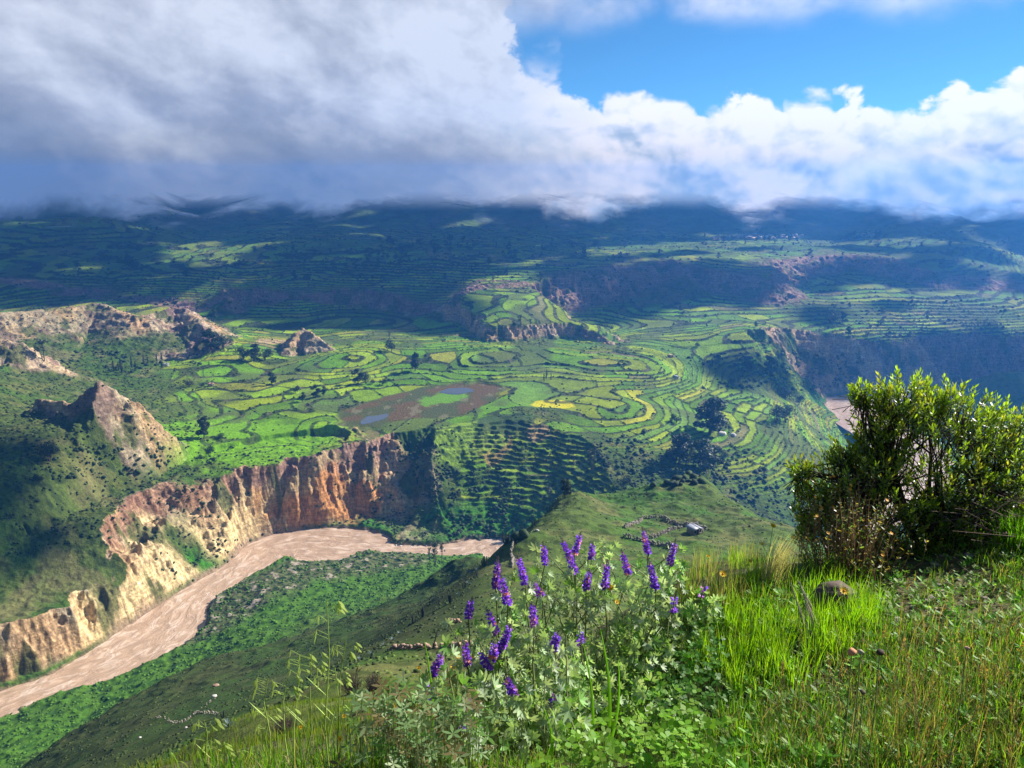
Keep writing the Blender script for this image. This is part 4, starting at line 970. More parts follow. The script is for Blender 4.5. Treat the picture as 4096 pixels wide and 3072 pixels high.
# u, v of the foot, height in pixels, kind, widening, label
TREES = [
 (710,433,36,'euc',1.9,'largest dark tree standing among the terraces left of the river bend'),
 (676,423,12,'round',1.0,'small round tree just left of the largest dark tree'),
 (776,423,21,'round',0.9,'left half of the dark tree pair casting a shadow on the terrace'),
 (786,422,20,'round',1.0,'right half of the dark tree pair casting a shadow on the terrace'),
 (679,463,33,'euc',1.5,'tall olive tree, left one of two below the largest dark tree'),
 (706,472,34,'euc',1.6,'tall dark tree, right one of two below the largest dark tree'),
 (693,465,18,'round',0.8,'low dark tree between the two tall trees above the spur'),
 (724,462,12,'round',0.9,'small dark bush tree right of the two tall trees'),
 (748,371,15,'euc',1.6,'dark tree above the gully, left of its taller neighbour'),
 (770,373,18,'euc',1.5,'tall dark tree at the gully edge above the river bend'),
 (731,384,8,'round',1.3,'low wide tree in the dark gully'),
 (786,398,13,'round',1.4,'broad dark tree beside the field near the river bend'),
 (800,402,9,'round',1.0,'small tree at the tip of the river bend field'),
 (853,377,13,'round',1.3,'wide bushy tree on the rim of the right gorge'),
 (832,325,17,'round',1.1,'pale green tree clump in the middle of the right terraces'),
 (843,323,12,'euc',1.2,'dark tree right behind the pale tree clump'),
 (848,336,10,'euc',1.1,'dark tree below the pale tree clump on the right terraces'),
 (813,307,7,'thin',1.0,'thin trees at the field corner above the dark rectangle of shade'),
 (391,352,16,'round',0.8,'dark round tree beside the bare track left of the mesa'),
 (390,339,8,'thin',1.2,'light shrub tree just above the dark round tree by the track'),
 (415,371,19,'euc',0.9,'tall narrow dark tree above the marsh'),
 (358,384,16,'euc',1.1,'left dark tree of the clump above the marsh'),
 (366,384,14,'round',0.9,'second dark tree of the clump above the marsh'),
 (383,385,9,'round',1.0,'round tree right of the clump above the marsh'),
 (373,384,6,'round',1.0,'smallest tree of the clump above the marsh'),
 (521,326,12,'thin',1.1,'grey trees on the front rim of the mesa'),
 (530,327,9,'thin',1.1,'smaller grey trees right of the others on the mesa rim'),
 (464,285,13,'thin',1.4,'bare looking tree group at the back left corner of the mesa'),
 (493,283,8,'thin',1.3,'thin trees on the top back edge of the mesa'),
 (472,320,8,'thin',1.0,'thin tree on the left cliff of the mesa'),
 (597,303,9,'thin',1.6,'grey trees on the floor of the shaded amphitheatre'),
 (212,350,22,'euc',1.5,'tall dark tree at the right foot of the long rocky hill'),
 (224,349,21,'round',0.9,'broad dark tree right beside the tall one below the rocky hill'),
 (196,352,9,'round',0.9,'small dark tree left of the tall one below the rocky hill'),
 (243,360,16,'round',1.1,'left part of the dark grove next to the bare tan field'),
 (254,361,18,'euc',1.3,'middle and tallest tree of the dark grove next to the tan field'),
 (265,360,15,'round',1.1,'right part of the dark grove next to the tan field'),
 (214,322,13,'euc',1.2,'dark tree in the shade behind the long rocky hill'),
 (272,385,14,'euc',1.0,'olive tree on the slope below the dark grove'),
 (189,387,9,'round',1.2,'round dark tree alone in the lit meadow'),
 (202,387,6,'round',1.0,'small tree right of the round one in the lit meadow'),
 (296,393,10,'round',0.9,'left tree on the shaded terraces left of the marsh'),
 (303,402,11,'euc',1.0,'lowest tree on the shaded terraces left of the marsh'),
 (316,398,14,'euc',1.0,'tallest tree on the shaded terraces left of the marsh'),
 (324,396,11,'euc',1.0,'right tree on the shaded terraces left of the marsh'),
 (182,404,9,'thin',0.8,'thin lone tree in the meadow behind the crag'),
 (44,360,23,'thin',1.4,'feathery pale tree on the slope below the long hill at far left'),
 (204,439,25,'euc',1.0,'tall open tree on the bright green meadow above the cliff'),
 (209,456,15,'round',0.6,'narrow dark tree on the slope below the tall open tree'),
 (214,464,9,'round',0.7,'little dark tree nearest the cliff top path'),
 (181,417,6,'round',0.9,'small round bush tree left in the bright meadow'),
 (221,438,6,'round',1.4,'low wide bush right of the tall open tree'),
 (189,430,5,'round',1.0,'small bush left of the tall open tree'),
 (50,461,26,'round',0.9,'dark tree in the shade on the slope under the crag'),
 (40,482,12,'round',0.9,'dim tree in shade lower down the slope under the crag'),
 (488,477,14,'thin',1.1,'light green tree at the top of the bushy slope'),
 (549,499,17,'thin',1.2,'left tree above the spur crest at the gully mouth'),
 (565,497,21,'euc',0.9,'tall dark tree above the spur crest at the gully mouth'),
 (593,471,24,'thin',1.2,'tall feathery tree at the corner of the terraces'),
 (624,488,18,'round',0.9,'dark tree right on the spur crest line'),
 (574,466,8,'thin',1.0,'small tree on the terraces left of the feathery tree'),
 (430,559,13,'thin',0.9,'left of the slender riverside trees on the near bank'),
 (436,566,29,'thin',0.8,'tallest of the slender riverside trees on the near bank'),
 (442,557,17,'thin',0.9,'right of the slender riverside trees on the near bank'),
 (442,521,6,'round',1.0,'round bush on the green flat across the river'),
 (489,265,8,'euc',1.1,'dark tree on the shaded plateau left of the amphitheatre'),
 (515,260,6,'euc',1.1,'small dark tree on the shaded plateau above the mesa'),
 (624,248,7,'round',1.2,'dark clump on the far lit fields left of the village'),
]
POPL = [(114,372,12),(122,374,16),(119,371,10),(132,368,12),(136,371,11),(144,365,10),(148,364,8),(157,362,9),(162,361,9)]
POPL2 = [(544,381,8),(546.5,379,10),(551,380,7)]
FARG = [(130,268,14),(134,268,12),(126,266,10),(138,270,9),(142,272,8),(122,264,8),(186,276,8),(235,268,7),(239,267,9),(245,266,7),(282,279,6),(294,277.5,8),(307,279,6),(594,247,6),(599,250,5),(659,254,5),(584,255,9),(407,249,7),(400,250,7),(413,248,6),(396,260,7),(388,259,6),(474,247,6)]
def zone(t):
    u, v = t[0], t[1]
    if u < 340: return 'in the dark grove on the shaded slope at far left' if u < 150 else 'on the dim terraces behind the rocky hills'
    if v > 262: return 'on the shaded terraces just left of the mesa'
    if u < 470: return 'in the belt of groves below the dark mountain foot'
    if u < 600: return 'on the shaded plateau behind the mesa'
    if u < 715: return 'on the far fields left of the village'
    if u < 812: return 'directly beside the far village'
    if u < 890 and v < 241: return 'in the dense grove right of the village'
    return 'on the far plain above the right escarpment'
def trees():
    P = hits([(t[0], t[1]) for t in TREES])
    for t, p in zip(TREES, P): place(t[3], p, t[2]*mpp(p), t[4], label=t[5], cat='tree', group='trees scattered over the valley fields')
    P = hits([(t[0], t[1]) for t in POPL])
    for t, p in zip(POPL, P): place('pop', p, t[2]*mpp(p), 1.2, label='narrow dark poplar in the row at the foot of the rocky hill', cat='poplar', group='poplars in the row below the rocky hill')
    P = hits([(t[0], t[1]) for t in POPL2])
    for t, p in zip(POPL2, P): place('pop', p, t[2]*mpp(p), 1.2, label='narrow poplar of the small trio above the terraces', cat='poplar', group='trio of poplars above the marsh')
    r = random.Random(4); L_ = [(u, v, h) for u, v, h in FARG]
    for i in range(60): L_.append((r.uniform(350, 1010), r.triangular(236, 262, 241), r.uniform(3.0, 6.5)))
    for i in range(16): L_.append((r.uniform(846, 884), r.uniform(235, 240), r.uniform(4, 6)))
    for i in range(14): L_.append((r.uniform(690, 800), r.uniform(237, 243), r.uniform(4, 7)))
    for i in range(26): L_.append((r.uniform(290, 560), r.uniform(244, 282), r.uniform(4, 8)))
    for i in range(16): L_.append((r.uniform(380, 460), r.triangular(240, 260, 250), r.uniform(5, 8)))
    P = hits([(t[0], t[1]) for t in L_])
    for t, p in zip(L_, P):
        if math.hypot(p[0], p[1]) > 2500: continue
        place(r.choice(['euc', 'euc', 'round']), p, t[2]*mpp(p), 1.1, label='small hazy dark tree '+zone(t), cat='tree', group='hazy trees '+zone(t))
    L_ = [(r.uniform(640, 1000), r.uniform(300, 350), r.uniform(3.5, 6)) for i in range(22)]
    P = hits([(t[0], t[1]) for t in L_])
    for t, p in zip(L_, P): place(r.choice(['euc', 'round']), p, t[2]*mpp(p), 1.1, label='small dark tree on a wall between the right hand terraces', cat='tree', group='small trees on the right hand terraces')
trees()

# ------------------------------------------------------------------ walls, huts, village, boulders, cacti
M_STONE = plain_mat('field_stone', (0.34, 0.29, 0.23), 0.9, 0.45, 2.0, 0.05); M_STONE_R = plain_mat('reddish_stone', (0.42, 0.27, 0.19), 0.9, 0.4, 2.0, 0.05)
M_BOULD = plain_mat('grey_boulder', (0.26, 0.25, 0.25), 0.85, 0.45, 1.2, 0.15); M_WHITE_ST = plain_mat('pale_boulder', (0.62, 0.58, 0.52), 0.85, 0.2, 1.2, 0.1)
def lump(bm_v, bm_f, r, V, Fq, p, s, sq=(1, 1, 0.7)):
    n = sum(len(v) for v in V); a = r.uniform(0, 6.28); ca, sa = math.cos(a), math.sin(a)
    v = bm_v*(1+r.uniform(-0.22, 0.22, (len(bm_v), 1)))*np.array(sq)*s
    V.append(np.stack([v[:, 0]*ca-v[:, 1]*sa, v[:, 0]*sa+v[:, 1]*ca, v[:, 2]], -1)+np.array(p)); Fq.append(bm_f+n)
ICO = ico(1)
def stone_wall(uv, h, seed, mat, label, sc=1.0):
    P = hits(uv); r = np.random.default_rng(seed); V = []; Fq = []
    for a, b in zip(P[:-1], P[1:]):
        L_ = math.hypot(*(b-a)[:2]); n = max(2, int(L_/0.55)); 
        T = [(a+(b-a)*(i+r.uniform(-.3, .3))/n) for i in range(n)]
        Z = height(np.array([t[0] for t in T]), np.array([t[1] for t in T]), False)
        for t, z in zip(T, Z):
            hh = h*r.uniform(0.6, 1.15)
            if sc < 0.9 and r.random() < 0.5: continue
            if r.random() < 0.07: hh *= 0.3
            k = 0
            while k*0.36 < hh:
                lump(*ICO, r, V, Fq, (t[0]+r.normal()*0.12, t[1]+r.normal()*0.12, z+0.12+k*0.36), r.uniform(0.26, 0.42)*sc); k += 1
    c = P.mean(0); V = np.vstack(V)-c
    o = mesh_np('stone_wall', V, np.vstack(Fq), mat); o.location = c
    return tag(o, label=label, cat='stone wall', group='dry stone walls on the near slopes')
stone_wall([(625,528),(643,518),(661,518),(676,524),(687,526),(703,533)], 1.2, 1, M_STONE, 'upper dry stone wall arching around the small walled field on the spur')
stone_wall([(650,539),(661,535),(670,531),(682,528)], 1.3, 2, M_STONE, 'short stone wall crossing the small walled field toward the hut')
stone_wall([(625,537),(636,540),(649,543),(661,546),(677,550)], 1.2, 3, M_STONE, 'lower stone wall of the walled field just below the hut')
stone_wall([(686,527),(697,526),(706,530)], 1.3, 4, M_STONE, 'low ruined stone wall behind the tin roofed hut')
stone_wall([(514,538),(513,545),(511,552),(513,560),(512,568)], 0.9, 5, M_STONE, 'short rubble wall running down the spur beside the largest cactus')
stone_wall([(446,623.5),(452,622.5),(460,623)], 0.6, 6, M_STONE_R, 'small reddish stone row upper left on the lit near slope')
stone_wall([(392,650),(410,649),(430,648),(450,646),(474,645)], 0.6, 7, M_STONE_R, 'long reddish stone row across the lit near slope')
stone_wall([(524,590),(530,589),(536,590)], 0.6, 8, M_STONE_R, 'tiny reddish stone row behind the lupins')
stone_wall([(155,718.5),(165,719),(187,721)], 0.6, 9, M_STONE, 'broken pale stone line low on the dark spur, left part', 0.6)
stone_wall([(187,720),(198,711),(208,704),(217,698)], 0.5, 10, M_STONE, 'straight pale stone line climbing diagonally over the dark spur', 0.55)
stone_wall([(198,713),(208,713.5),(218,715)], 0.6, 11, M_STONE, 'pale stone line on the dark spur next to the spiky agave', 0.6)
def rubble(name, items, mat, lab, cat, grp, flat=0.7):
    P = hits([(a[0], a[1]) for a in items]); r = np.random.default_rng(len(items))
    for i, (it, p) in enumerate(zip(items, P)):
        s = it[2]*mpp(p)*0.5; V = []; Fq = []; lump(*ico(2), r, V, Fq, (0, 0, 0), s, (1.15, 0.9, flat))
        o = mesh_np(name, np.vstack(V), np.vstack(Fq), mat, smooth=False); o.location = (p[0], p[1], p[2]+s*0.25)
        tag(o, label=it[3] if len(it) > 3 else lab, cat=cat, group=grp)
rr_ = random.Random(2); L_ = []
for i in range(26): L_.append((rr_.gauss(304, 5.5), rr_.gauss(547.5, 1.8), rr_.uniform(1.2, 3.6), 'grey boulder in the middle heap of the river bend bar'))
for i in range(18): L_.append((rr_.gauss(296, 5), rr_.gauss(552, 1.5), rr_.uniform(1, 3), 'grey boulder in the left heap of the bar, touching the scrub'))
for i in range(14): L_.append((rr_.gauss(317, 4.5), rr_.gauss(547, 1.6), rr_.uniform(1.2, 3.2), 'grey boulder in the right heap of the river bend bar'))
rubble('boulder', L_, M_BOULD, 'grey boulder on the gravel bar in the muddy river bend', 'boulder', 'boulders on the river bar')
L_ = [(rr_.uniform(395, 470), rr_.gauss(547, 1.5), rr_.uniform(1.2, 3)) for i in range(16)]
rubble('boulder', L_, M_WHITE_ST, 'pale boulder on the bushy shore across the river', 'boulder', 'pale boulders on the far shore')
rubble('boulder', [(203,603.5,5,'dark boulder in the shallows at the near shore corner'),(207,596,3.5,'smaller dark boulder just above the one at the shore corner'),(178,615,4.5,'low brown rock breaking the water in mid river'),(232,583,4,'dark rock touching the near shore upstream'),(356,539,5,'dark flat rock in the water by the green flat')], M_BOULD, '', 'boulder', 'single rocks in the river')
rubble('boulder', [(722,435,8,'white boulder in the field below the largest dark tree'),(733,436,6,'grey boulder right of the white one below the largest tree'),(537,531,4,'reddish rock on the spur beside the upper cactus'),(214,697,5,'white rock on the dark spur slope'),(186,728,3,'small pale stone low on the dark spur'),(140,738,3,'small pale stone at the lower left of the dark spur')], M_WHITE_ST, '', 'boulder', 'loose pale rocks on the slopes')
rubble('boulder', [(216,686,6,'patch of broken reddish rock on the dark spur')], M_STONE_R, '', 'rock', 'reddish rock on the dark spur', 0.35)

M_ADOBE = [plain_mat('adobe_wall', (0.50, 0.40, 0.30), 0.9, 0.2), plain_mat('whitewashed_wall', (0.75, 0.72, 0.68), 0.9, 0.1)]
M_ROOF = [plain_mat('rusty_tin_roof', (0.42, 0.24, 0.17), 0.6, 0.25), plain_mat('grey_tin_roof', (0.27, 0.28, 0.32), 0.45, 0.15), plain_mat('straw_roof', (0.42, 0.33, 0.15), 0.9, 0.3)]
M_DARK = plain_mat('dark_opening', (0.02, 0.018, 0.015), 0.9)
def boxv(x0, x1, y0, y1, z0, z1): return np.array([(x, y, z) for x in (x0, x1) for y in (y0, y1) for z in (z0, z1)], float)
BF = np.array([(0,1,3,2),(4,6,7,5),(0,4,5,1),(2,3,7,6),(0,2,6,4),(1,5,7,3)])
def make_house(w, l, h, wm, rm, pitch=0.5, openings=True):
    root = empty('house', (0, 0, 0)); g_ = w*0.5*pitch
    v = [(-w/2,-l/2,-1.0),(w/2,-l/2,-1.0),(w/2,l/2,-1.0),(-w/2,l/2,-1.0),(-w/2,-l/2,h),(w/2,-l/2,h),(w/2,l/2,h),(-w/2,l/2,h),(0,-l/2,h+g_),(0,l/2,h+g_)]
    mesh_np('wall', np.array(v), [np.array([(0,3,2,1),(0,4,7,3),(1,2,6,5),(0,1,5,4),(2,3,7,6)]), np.array([(4,5,8),(6,7,9)])], wm, root)
    V = []; Fq = []; e = 0.35
    for s in (-1, 1):
        a = np.array([(0, -l/2-e, h+g_+0.06), (0, l/2+e, h+g_+0.06), (s*(w/2+e), l/2+e, h-e*pitch+0.06), (s*(w/2+e), -l/2-e, h-e*pitch+0.06)])
        n = len(V)*8; V.append(np.vstack([a, a+np.array([0, 0, 0.12])])); Fq.append(np.array([(0,1,2,3),(7,6,5,4),(0,4,5,1),(1,5,6,2),(2,6,7,3),(3,7,4,0)])+n)
    mesh_np('roof', np.vstack(V), np.vstack(Fq), rm, root)
    if openings:
        mesh_np('door', boxv(-0.45, 0.45, -l/2-0.06, -l/2+0.02, 0, 1.9), BF, M_DARK, root)
        for x in (-w*0.32, w*0.32): mesh_np('window', boxv(x-0.4, x+0.4, -l/2-0.05, -l/2+0.02, 1.0, 1.8), BF, M_DARK, root)
    return root
def village():
    r = random.Random(8); pro = [make_house(6, 9, 2.8, M_ADOBE[0], M_ROOF[0]), make_house(5.5, 8, 2.8, M_ADOBE[1], M_ROOF[1], 0.4), make_house(7, 7, 4.6, M_ADOBE[0], M_ROOF[1], 0.35), make_house(6, 10, 3, M_ADOBE[1], M_ROOF[0])]
    first = [True]*4; L_ = []
    for i in range(58): L_.append((r.triangular(722, 803, 765), r.uniform(236.2, 239.8)))
    for i in range(7): L_.append((r.uniform(713, 724), r.uniform(238.5, 241)))
    for i in range(6): L_.append((r.uniform(858, 880), r.uniform(236, 238)))
    P = hits(L_)
    for (u, v), p in zip(L_, P):
        i = r.randrange(4); o = pro[i] if first[i] else copy_tree(pro[i]); first[i] = False
        o.location = (p[0], p[1], p[2]+0.4); o.rotation_euler = (0, 0, r.uniform(-0.5, 0.5)+r.choice((0, 1.57))); s = r.uniform(0.8, 1.25); o.scale = (s, s, s)
        if u < 725: tag(o, label='small pale house at the left end of the far village', cat='house', group='houses at the left end of the far village')
        elif u > 850: tag(o, label='tiny pale house right of the far village among the trees', cat='house', group='houses right of the far village')
        else: tag(o, label='tiny pale house packed into the far village', cat='house', group='houses of the far village')
    for i in range(4):
        if first[i]: raise RuntimeError('unused house')
    for (u, v, w, l, wm, rm, lab, nm) in [(694,534,3.2,3.4,M_STONE,M_ROOF[1],'stone hut with shiny grey tin roof among the walls on the spur','hut'),(676,378,4,6,M_ADOBE[1],M_ROOF[1],'small white hut in the fields left of the winding track','hut'),
        (671,357,7,5,M_ADOBE[0],M_ROOF[2],'straw coloured shed on the terraces above the winding track','hut'),(862,357,5,4,M_ADOBE[1],M_ROOF[1],'tiny white hut near the rim of the right gorge','hut'),(211,386,6,4,M_ADOBE[0],M_ROOF[0],'small brown hut in the lit meadow behind the crag','hut'),
        (166,366,6,4,M_ADOBE[1],M_ROOF[1],'white hut above the poplar row','hut')]:
        p = hits([(u, v)])[0]; o = make_house(w, l, 2.0, wm, rm, 0.3, True); o.name = nm; o.location = (p[0], p[1], p[2]+0.2); o.rotation_euler = (0, 0, 0.5); tag(o, label=lab, cat='hut', group='huts out in the fields')
village()

M_CACT = plain_mat('dark_cactus', (0.045, 0.055, 0.035), 0.7, 0.4, 4); M_AGAVE = leaf_mat('agave_leaf', (0.16, 0.22, 0.20), 0.1, 0.5)
def cactus(u, v, hp, n, label, spread=0.35):
    p = hits([(u, v)])[0]; h = hp*mpp(p); r = np.random.default_rng(int(u*7+v)); root = empty('column_cactus', (p[0], p[1], p[2]-0.1), label=label, cat='cactus', group='column cacti on the spur edge')
    for i in range(n):
        V = []; Q = []; a = r.uniform(0, 6.28); q = r.uniform(0.3, 1)*spread*h; bx, by = math.cos(a)*q*0.45, math.sin(a)*q*0.45; tx, ty = math.cos(a)*q, math.sin(a)*q; hh = h*r.uniform(0.6, 1)
        w = 0.045*h
        tube(V, Q, (bx*0.6, by*0.6, 0), (tx*0.8, ty*0.8, hh*0.3), w*0.8, w, 7); tube(V, Q, (tx*0.8, ty*0.8, hh*0.3), (tx, ty, hh*0.95), w, w*0.9, 7); tube(V, Q, (tx, ty, hh*0.95), (tx, ty, hh), w*0.9, w*0.2, 7)
        mesh_np('stem', np.vstack(V), np.vstack(Q), M_CACT, root, smooth=True)
CACTI = [(506,544,14,11,'largest candelabra cactus clump on the spur edge above the river'),(485,567,13,8,'cactus clump left of the lupins where the slope edge dips'),(450,603,11,9,'wide cactus clump midway down the slope edge'),(464,588,9,6,'cactus clump just above the wide one'),
 (533,527,9,4,'thin cactus pair beside the reddish rock on the spur'),(548,512,7,4,'uppermost small cactus on the spur crest'),(422,617,11,9,'dense cactus clump on the lower slope edge'),(414,623,10,7,'lowest cactus clump on the slope edge'),(438,604,7,4,'small cactus left of the wide clump'),
 (522,533,9,3,'slim cactus just above the largest clump'),(500,591,10,6,'cactus clump peeking out behind the upper left lupin'),(223,718,9,6,'dark cactus above the spiky agave on the near slope'),(252,713,7,4,'small dark cactus right of the spiky agave'),(475,578,8,4,'slim cactus between two larger clumps on the edge')]
for c_ in CACTI: cactus(*c_)
def agave(u, v, wp, label):
    p = hits([(u, v)])[0]; R_ = wp*mpp(p)*0.5; r = np.random.default_rng(int(u)); V = []; Q = []
    for i in range(34):
        a = r.uniform(0, 6.28); e = r.uniform(0.15, 1.45); L_ = R_*r.uniform(0.8, 1.1); d = np.array([math.cos(a)*math.cos(e), math.sin(a)*math.cos(e), math.sin(e)]); s = np.array([-math.sin(a), math.cos(a), 0])
        n = len(V)*6; w = R_*0.055; m = d*L_*0.5; t = d*L_
        V.append(np.array([-s*w*0.6, s*w*0.6, m-s*w, m+s*w, t-s*w*0.1, t+s*w*0.1])); Q.append(np.array([(0,1,3,2),(2,3,5,4)])+n)
    o = mesh_np('agave', np.vstack(V), np.vstack(Q), M_AGAVE); o.location = (p[0], p[1], p[2]); tag(o, label=label, cat='agave', group='agaves on the near slope edge')
agave(229,727,20,'large spiky pale agave on the near slope edge'); agave(313,685,9,'small bluish agave below the purple brown shrub'); agave(297,697,8,'small agave among weeds left of the oat stalks')
for (u, v, w) in [(497,556,7),(478,571,7),(468,583,6),(458,594,6),(393,640,8),(384,646,9),(400,634,8),(372,654,9),(360,660,9)]: agave(u, v, w, 'bluish agave in the row along the slope edge')
def twig_bush(name, u, v, wp, hp, n, mat, label, cat, seed=1, grp=None):
    p = hits([(u, v)])[0]; w = wp*mpp(p); h = hp*mpp(p); r = np.random.default_rng(seed); V = []; Q = []
    for i in range(n):
        a = r.uniform(0, 6.28); q = math.sqrt(r.random())*w*0.5; hh = h*r.uniform(0.55, 1)*(1-0.35*(q/(w*0.5))**2); b = np.array([math.cos(a)*q*0.25, math.sin(a)*q*0.25, 0]); t = np.array([math.cos(a)*q, math.sin(a)*q, hh]); m = (b+t)/2+r.normal(size=3)*0.06*h
        tube(V, Q, b, m, 0.010*h, 0.007*h, 3); tube(V, Q, m, t, 0.007*h, 0.003*h, 3)
        for k in range(3):
            s = m+(t-m)*r.random(); tube(V, Q, s, s+np.array([r.normal()*0.1, r.normal()*0.1, 0.12+r.random()*0.1])*h, 0.005*h, 0.002*h, 3)
    o = mesh_np(name, np.vstack(V), np.vstack(Q), mat); o.location = (p[0], p[1], p[2]-0.02); return tag(o, label=label, cat=cat, group=grp)
M_TWIG = plain_mat('purple_brown_twigs', (0.13, 0.09, 0.085), 0.9, 0.4)
twig_bush('bare_shrub', 285, 736, 28, 24, 150, M_TWIG, 'bare purple brown shrub behind the oat stalks, the lower left one', 'shrub', 1, 'bare twiggy shrubs on the left slope')
twig_bush('bare_shrub', 352, 694, 26, 22, 150, M_TWIG, 'bare purple brown shrub halfway between oat stalks and lupins', 'shrub', 2, 'bare twiggy shrubs on the left slope')
twig_bush('bare_shrub', 373, 690, 24, 20, 130, M_TWIG, 'bare purple brown shrub right next to the other one, nearer the lupins', 'shrub', 3, 'bare twiggy shrubs on the left slope')
def post():
    b = hits([(432, 649)])[0]; t = PD(437.5, 632, math.hypot(b[0], b[1])); V = []; Q = []; tube(V, Q, (0, 0, -0.3), t-b, 0.09, 0.07, 8); V2 = np.vstack(V+[[t-b]]); q = np.array([(8+i, 8+(i+1) % 8, 16) for i in range(8)])
    o = mesh_np('wooden_post', V2, [np.vstack(Q), q], plain_mat('dark_wood', (0.05, 0.04, 0.035), 0.9, 0.3)); o.location = b; tag(o, label='dark leaning wooden post on the lit near slope above the stone row', cat='post')
post()

# ------------------------------------------------------------------ foreground
def blades(name, P, length, width, col, mat, seed, bend=0.5, seg=4, lean=None, tip=0.12, label=None, parent=None, azim=None, up=1.0):
    """P (n,3) roots; each blade is a tapering curved strip"""
    r = np.random.default_rng(seed); n = len(P); a = r.uniform(0, 2*np.pi, n) if azim is None else azim
    d = np.stack([np.cos(a), np.sin(a), np.zeros(n)], -1); s = np.stack([-np.sin(a), np.cos(a), np.zeros(n)], -1)
    tw = r.uniform(-0.9, 0.9, n); s = s*np.cos(tw)[:, None]+d*np.sin(tw)[:, None]
    b = bend*r.uniform(0.15, 1.0, n)
    t = np.linspace(0, 1, seg+1)
    ang = b[:, None]*1.7*t[None]**1.2
    dl = 1.0/seg
    up_ = np.cumsum(np.cos(ang), 1)*dl; out_ = np.cumsum(np.sin(ang), 1)*dl
    up_ = np.concatenate([np.zeros((n, 1)), up_[:, :-1]], 1); out_ = np.concatenate([np.zeros((n, 1)), out_[:, :-1]], 1)
    C_ = P[:, None]+length[:, None, None]*(d[:, None]*out_[..., None]+np.array([0, 0, up])*up_[..., None])
    if lean is not None: C_ = C_+(lean[:, None] if lean.ndim > 1 else lean)*(t[None, :, None]**1.3)*length[:, None, None]
    w = width[:, None]*np.where(t < 0.5, 0.8+0.4*t, 1.0*(1-t)/0.5*(1-tip)+tip)[None]*0.5
    V = np.stack([C_-s[:, None]*w[..., None], C_+s[:, None]*w[..., None]], 2)
    k = (seg+1)*2; base = (np.arange(n)*k)[:, None, None]; q = np.array([(2*i, 2*i+1, 2*i+3, 2*i+2) for i in range(seg)])[None]
    o = mesh_np(name, V.reshape(-1, 3), (base+q).reshape(-1, 4), mat, parent)
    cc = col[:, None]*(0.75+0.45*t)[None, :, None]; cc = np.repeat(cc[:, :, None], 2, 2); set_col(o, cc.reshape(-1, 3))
    if not parent and label is None: tag(o, kind='stuff')
    return o
def gz(x, y): return height(np.asarray(x, np.float32), np.asarray(y, np.float32), False)
def patch(n, U, V_, seed, jitter=0.0):
    """ground points under random pixels of a rectangle or polygon; the polygon is (u, v) of the ground"""
    r = np.random.default_rng(seed); P = np.array(U, float); lo, hi = P.min(0), P.max(0); q = r.uniform(lo, hi, (n*2, 2)); q = q[inside(q[:, 0], q[:, 1], P)][:n]
    # intersect with the local plane of the shoulder by stepping along the sight line on a coarse grid
    D = np.array([pix_dir(u, v) for u, v in q]); hyp = np.hypot(D[:, 0], D[:, 1]); R_ = np.exp(np.linspace(math.log(1.2), math.log(40), 70)).astype(np.float32)
    X = D[:, :1]/hyp[:, None]*R_; Y = D[:, 1:2]/hyp[:, None]*R_; Z = EYE+D[:, 2:]/hyp[:, None]*R_
    az = np.arctan2(X, Y); Hh = tab('N', az, np.log(np.hypot(X, Y))); be = Z < Hh; k = np.maximum(be.argmax(1), 1); ok = be.any(1); i = np.arange(len(q))
    a = Z[i, k-1]-Hh[i, k-1]; b = Z[i, k]-Hh[i, k]; t = np.clip(a/(a-b+1e-9), 0, 1); x = X[i, k-1]*(1-t)+X[i, k]*t; y = Y[i, k-1]*(1-t)+Y[i, k]*t
    x, y = x[ok], y[ok]; x = x+r.normal(size=len(x))*jitter; y = y+r.normal(size=len(y))*jitter
    return np.stack([x, y, gz(x, y)], -1)
def tufts(P, m, rad, seed):
    """m blade roots around each tuft centre, with outward azimuth"""
    r = np.random.default_rng(seed); n = len(P); a = r.uniform(0, 2*np.pi, (n, m)); q = rad*np.sqrt(r.random((n, m)))
    X = P[:, None, 0]+np.cos(a)*q; Y = P[:, None, 1]+np.sin(a)*q; Z = np.repeat(P[:, 2:3], m, 1)
    return np.stack([X, Y, Z], -1).reshape(-1, 3), (a+r.normal(size=a.shape)*0.5).reshape(-1)
M_GRASS = leaf_mat('grass_blades', (0.1, 0.2, 0.03), 0.55, 0.5, attr=True, var=0.15, spec=0.3)
def mixcol(r, n, pal, jit=0.2):
    pal = np.array(pal); c = pal[r.integers(0, len(pal), n)]; return c*(1+r.uniform(-jit, jit, (n, 1)))
GRN = [(0.11,0.26,0.012),(0.16,0.33,0.016),(0.07,0.18,0.015),(0.20,0.36,0.02),(0.24,0.32,0.05),(0.05,0.12,0.02)]
DRY = [(0.42,0.34,0.16),(0.34,0.27,0.11),(0.50,0.42,0.24),(0.25,0.22,0.07)]
OLV = [(0.13,0.17,0.035),(0.17,0.19,0.05),(0.22,0.18,0.07),(0.10,0.15,0.03),(0.28,0.17,0.06)]
def thin(P, r):
    """bare trodden earth by the shrub: hardly any grass"""
    c, s = math.cos(PITCH), math.sin(PITCH); dep = P[:, 1]*c-(P[:, 2]-EYE)*s; u = 512+F*P[:, 0]/dep; v = 384-F*(P[:, 1]*s+(P[:, 2]-EYE)*c)/dep
    m = inside(u, v, np.array([(872,560),(930,552),(985,570),(1030,610),(1030,640),(940,640),(890,620)], float)) | inside(u, v, np.array([(780,640),(830,650),(860,700),(820,710),(770,680)], float))
    return (m & (r.random(len(P)) < 0.86)) | (fbm(P[:, 0].astype(np.float32), P[:, 1].astype(np.float32), 0.5, 2, 88) > 0.42)
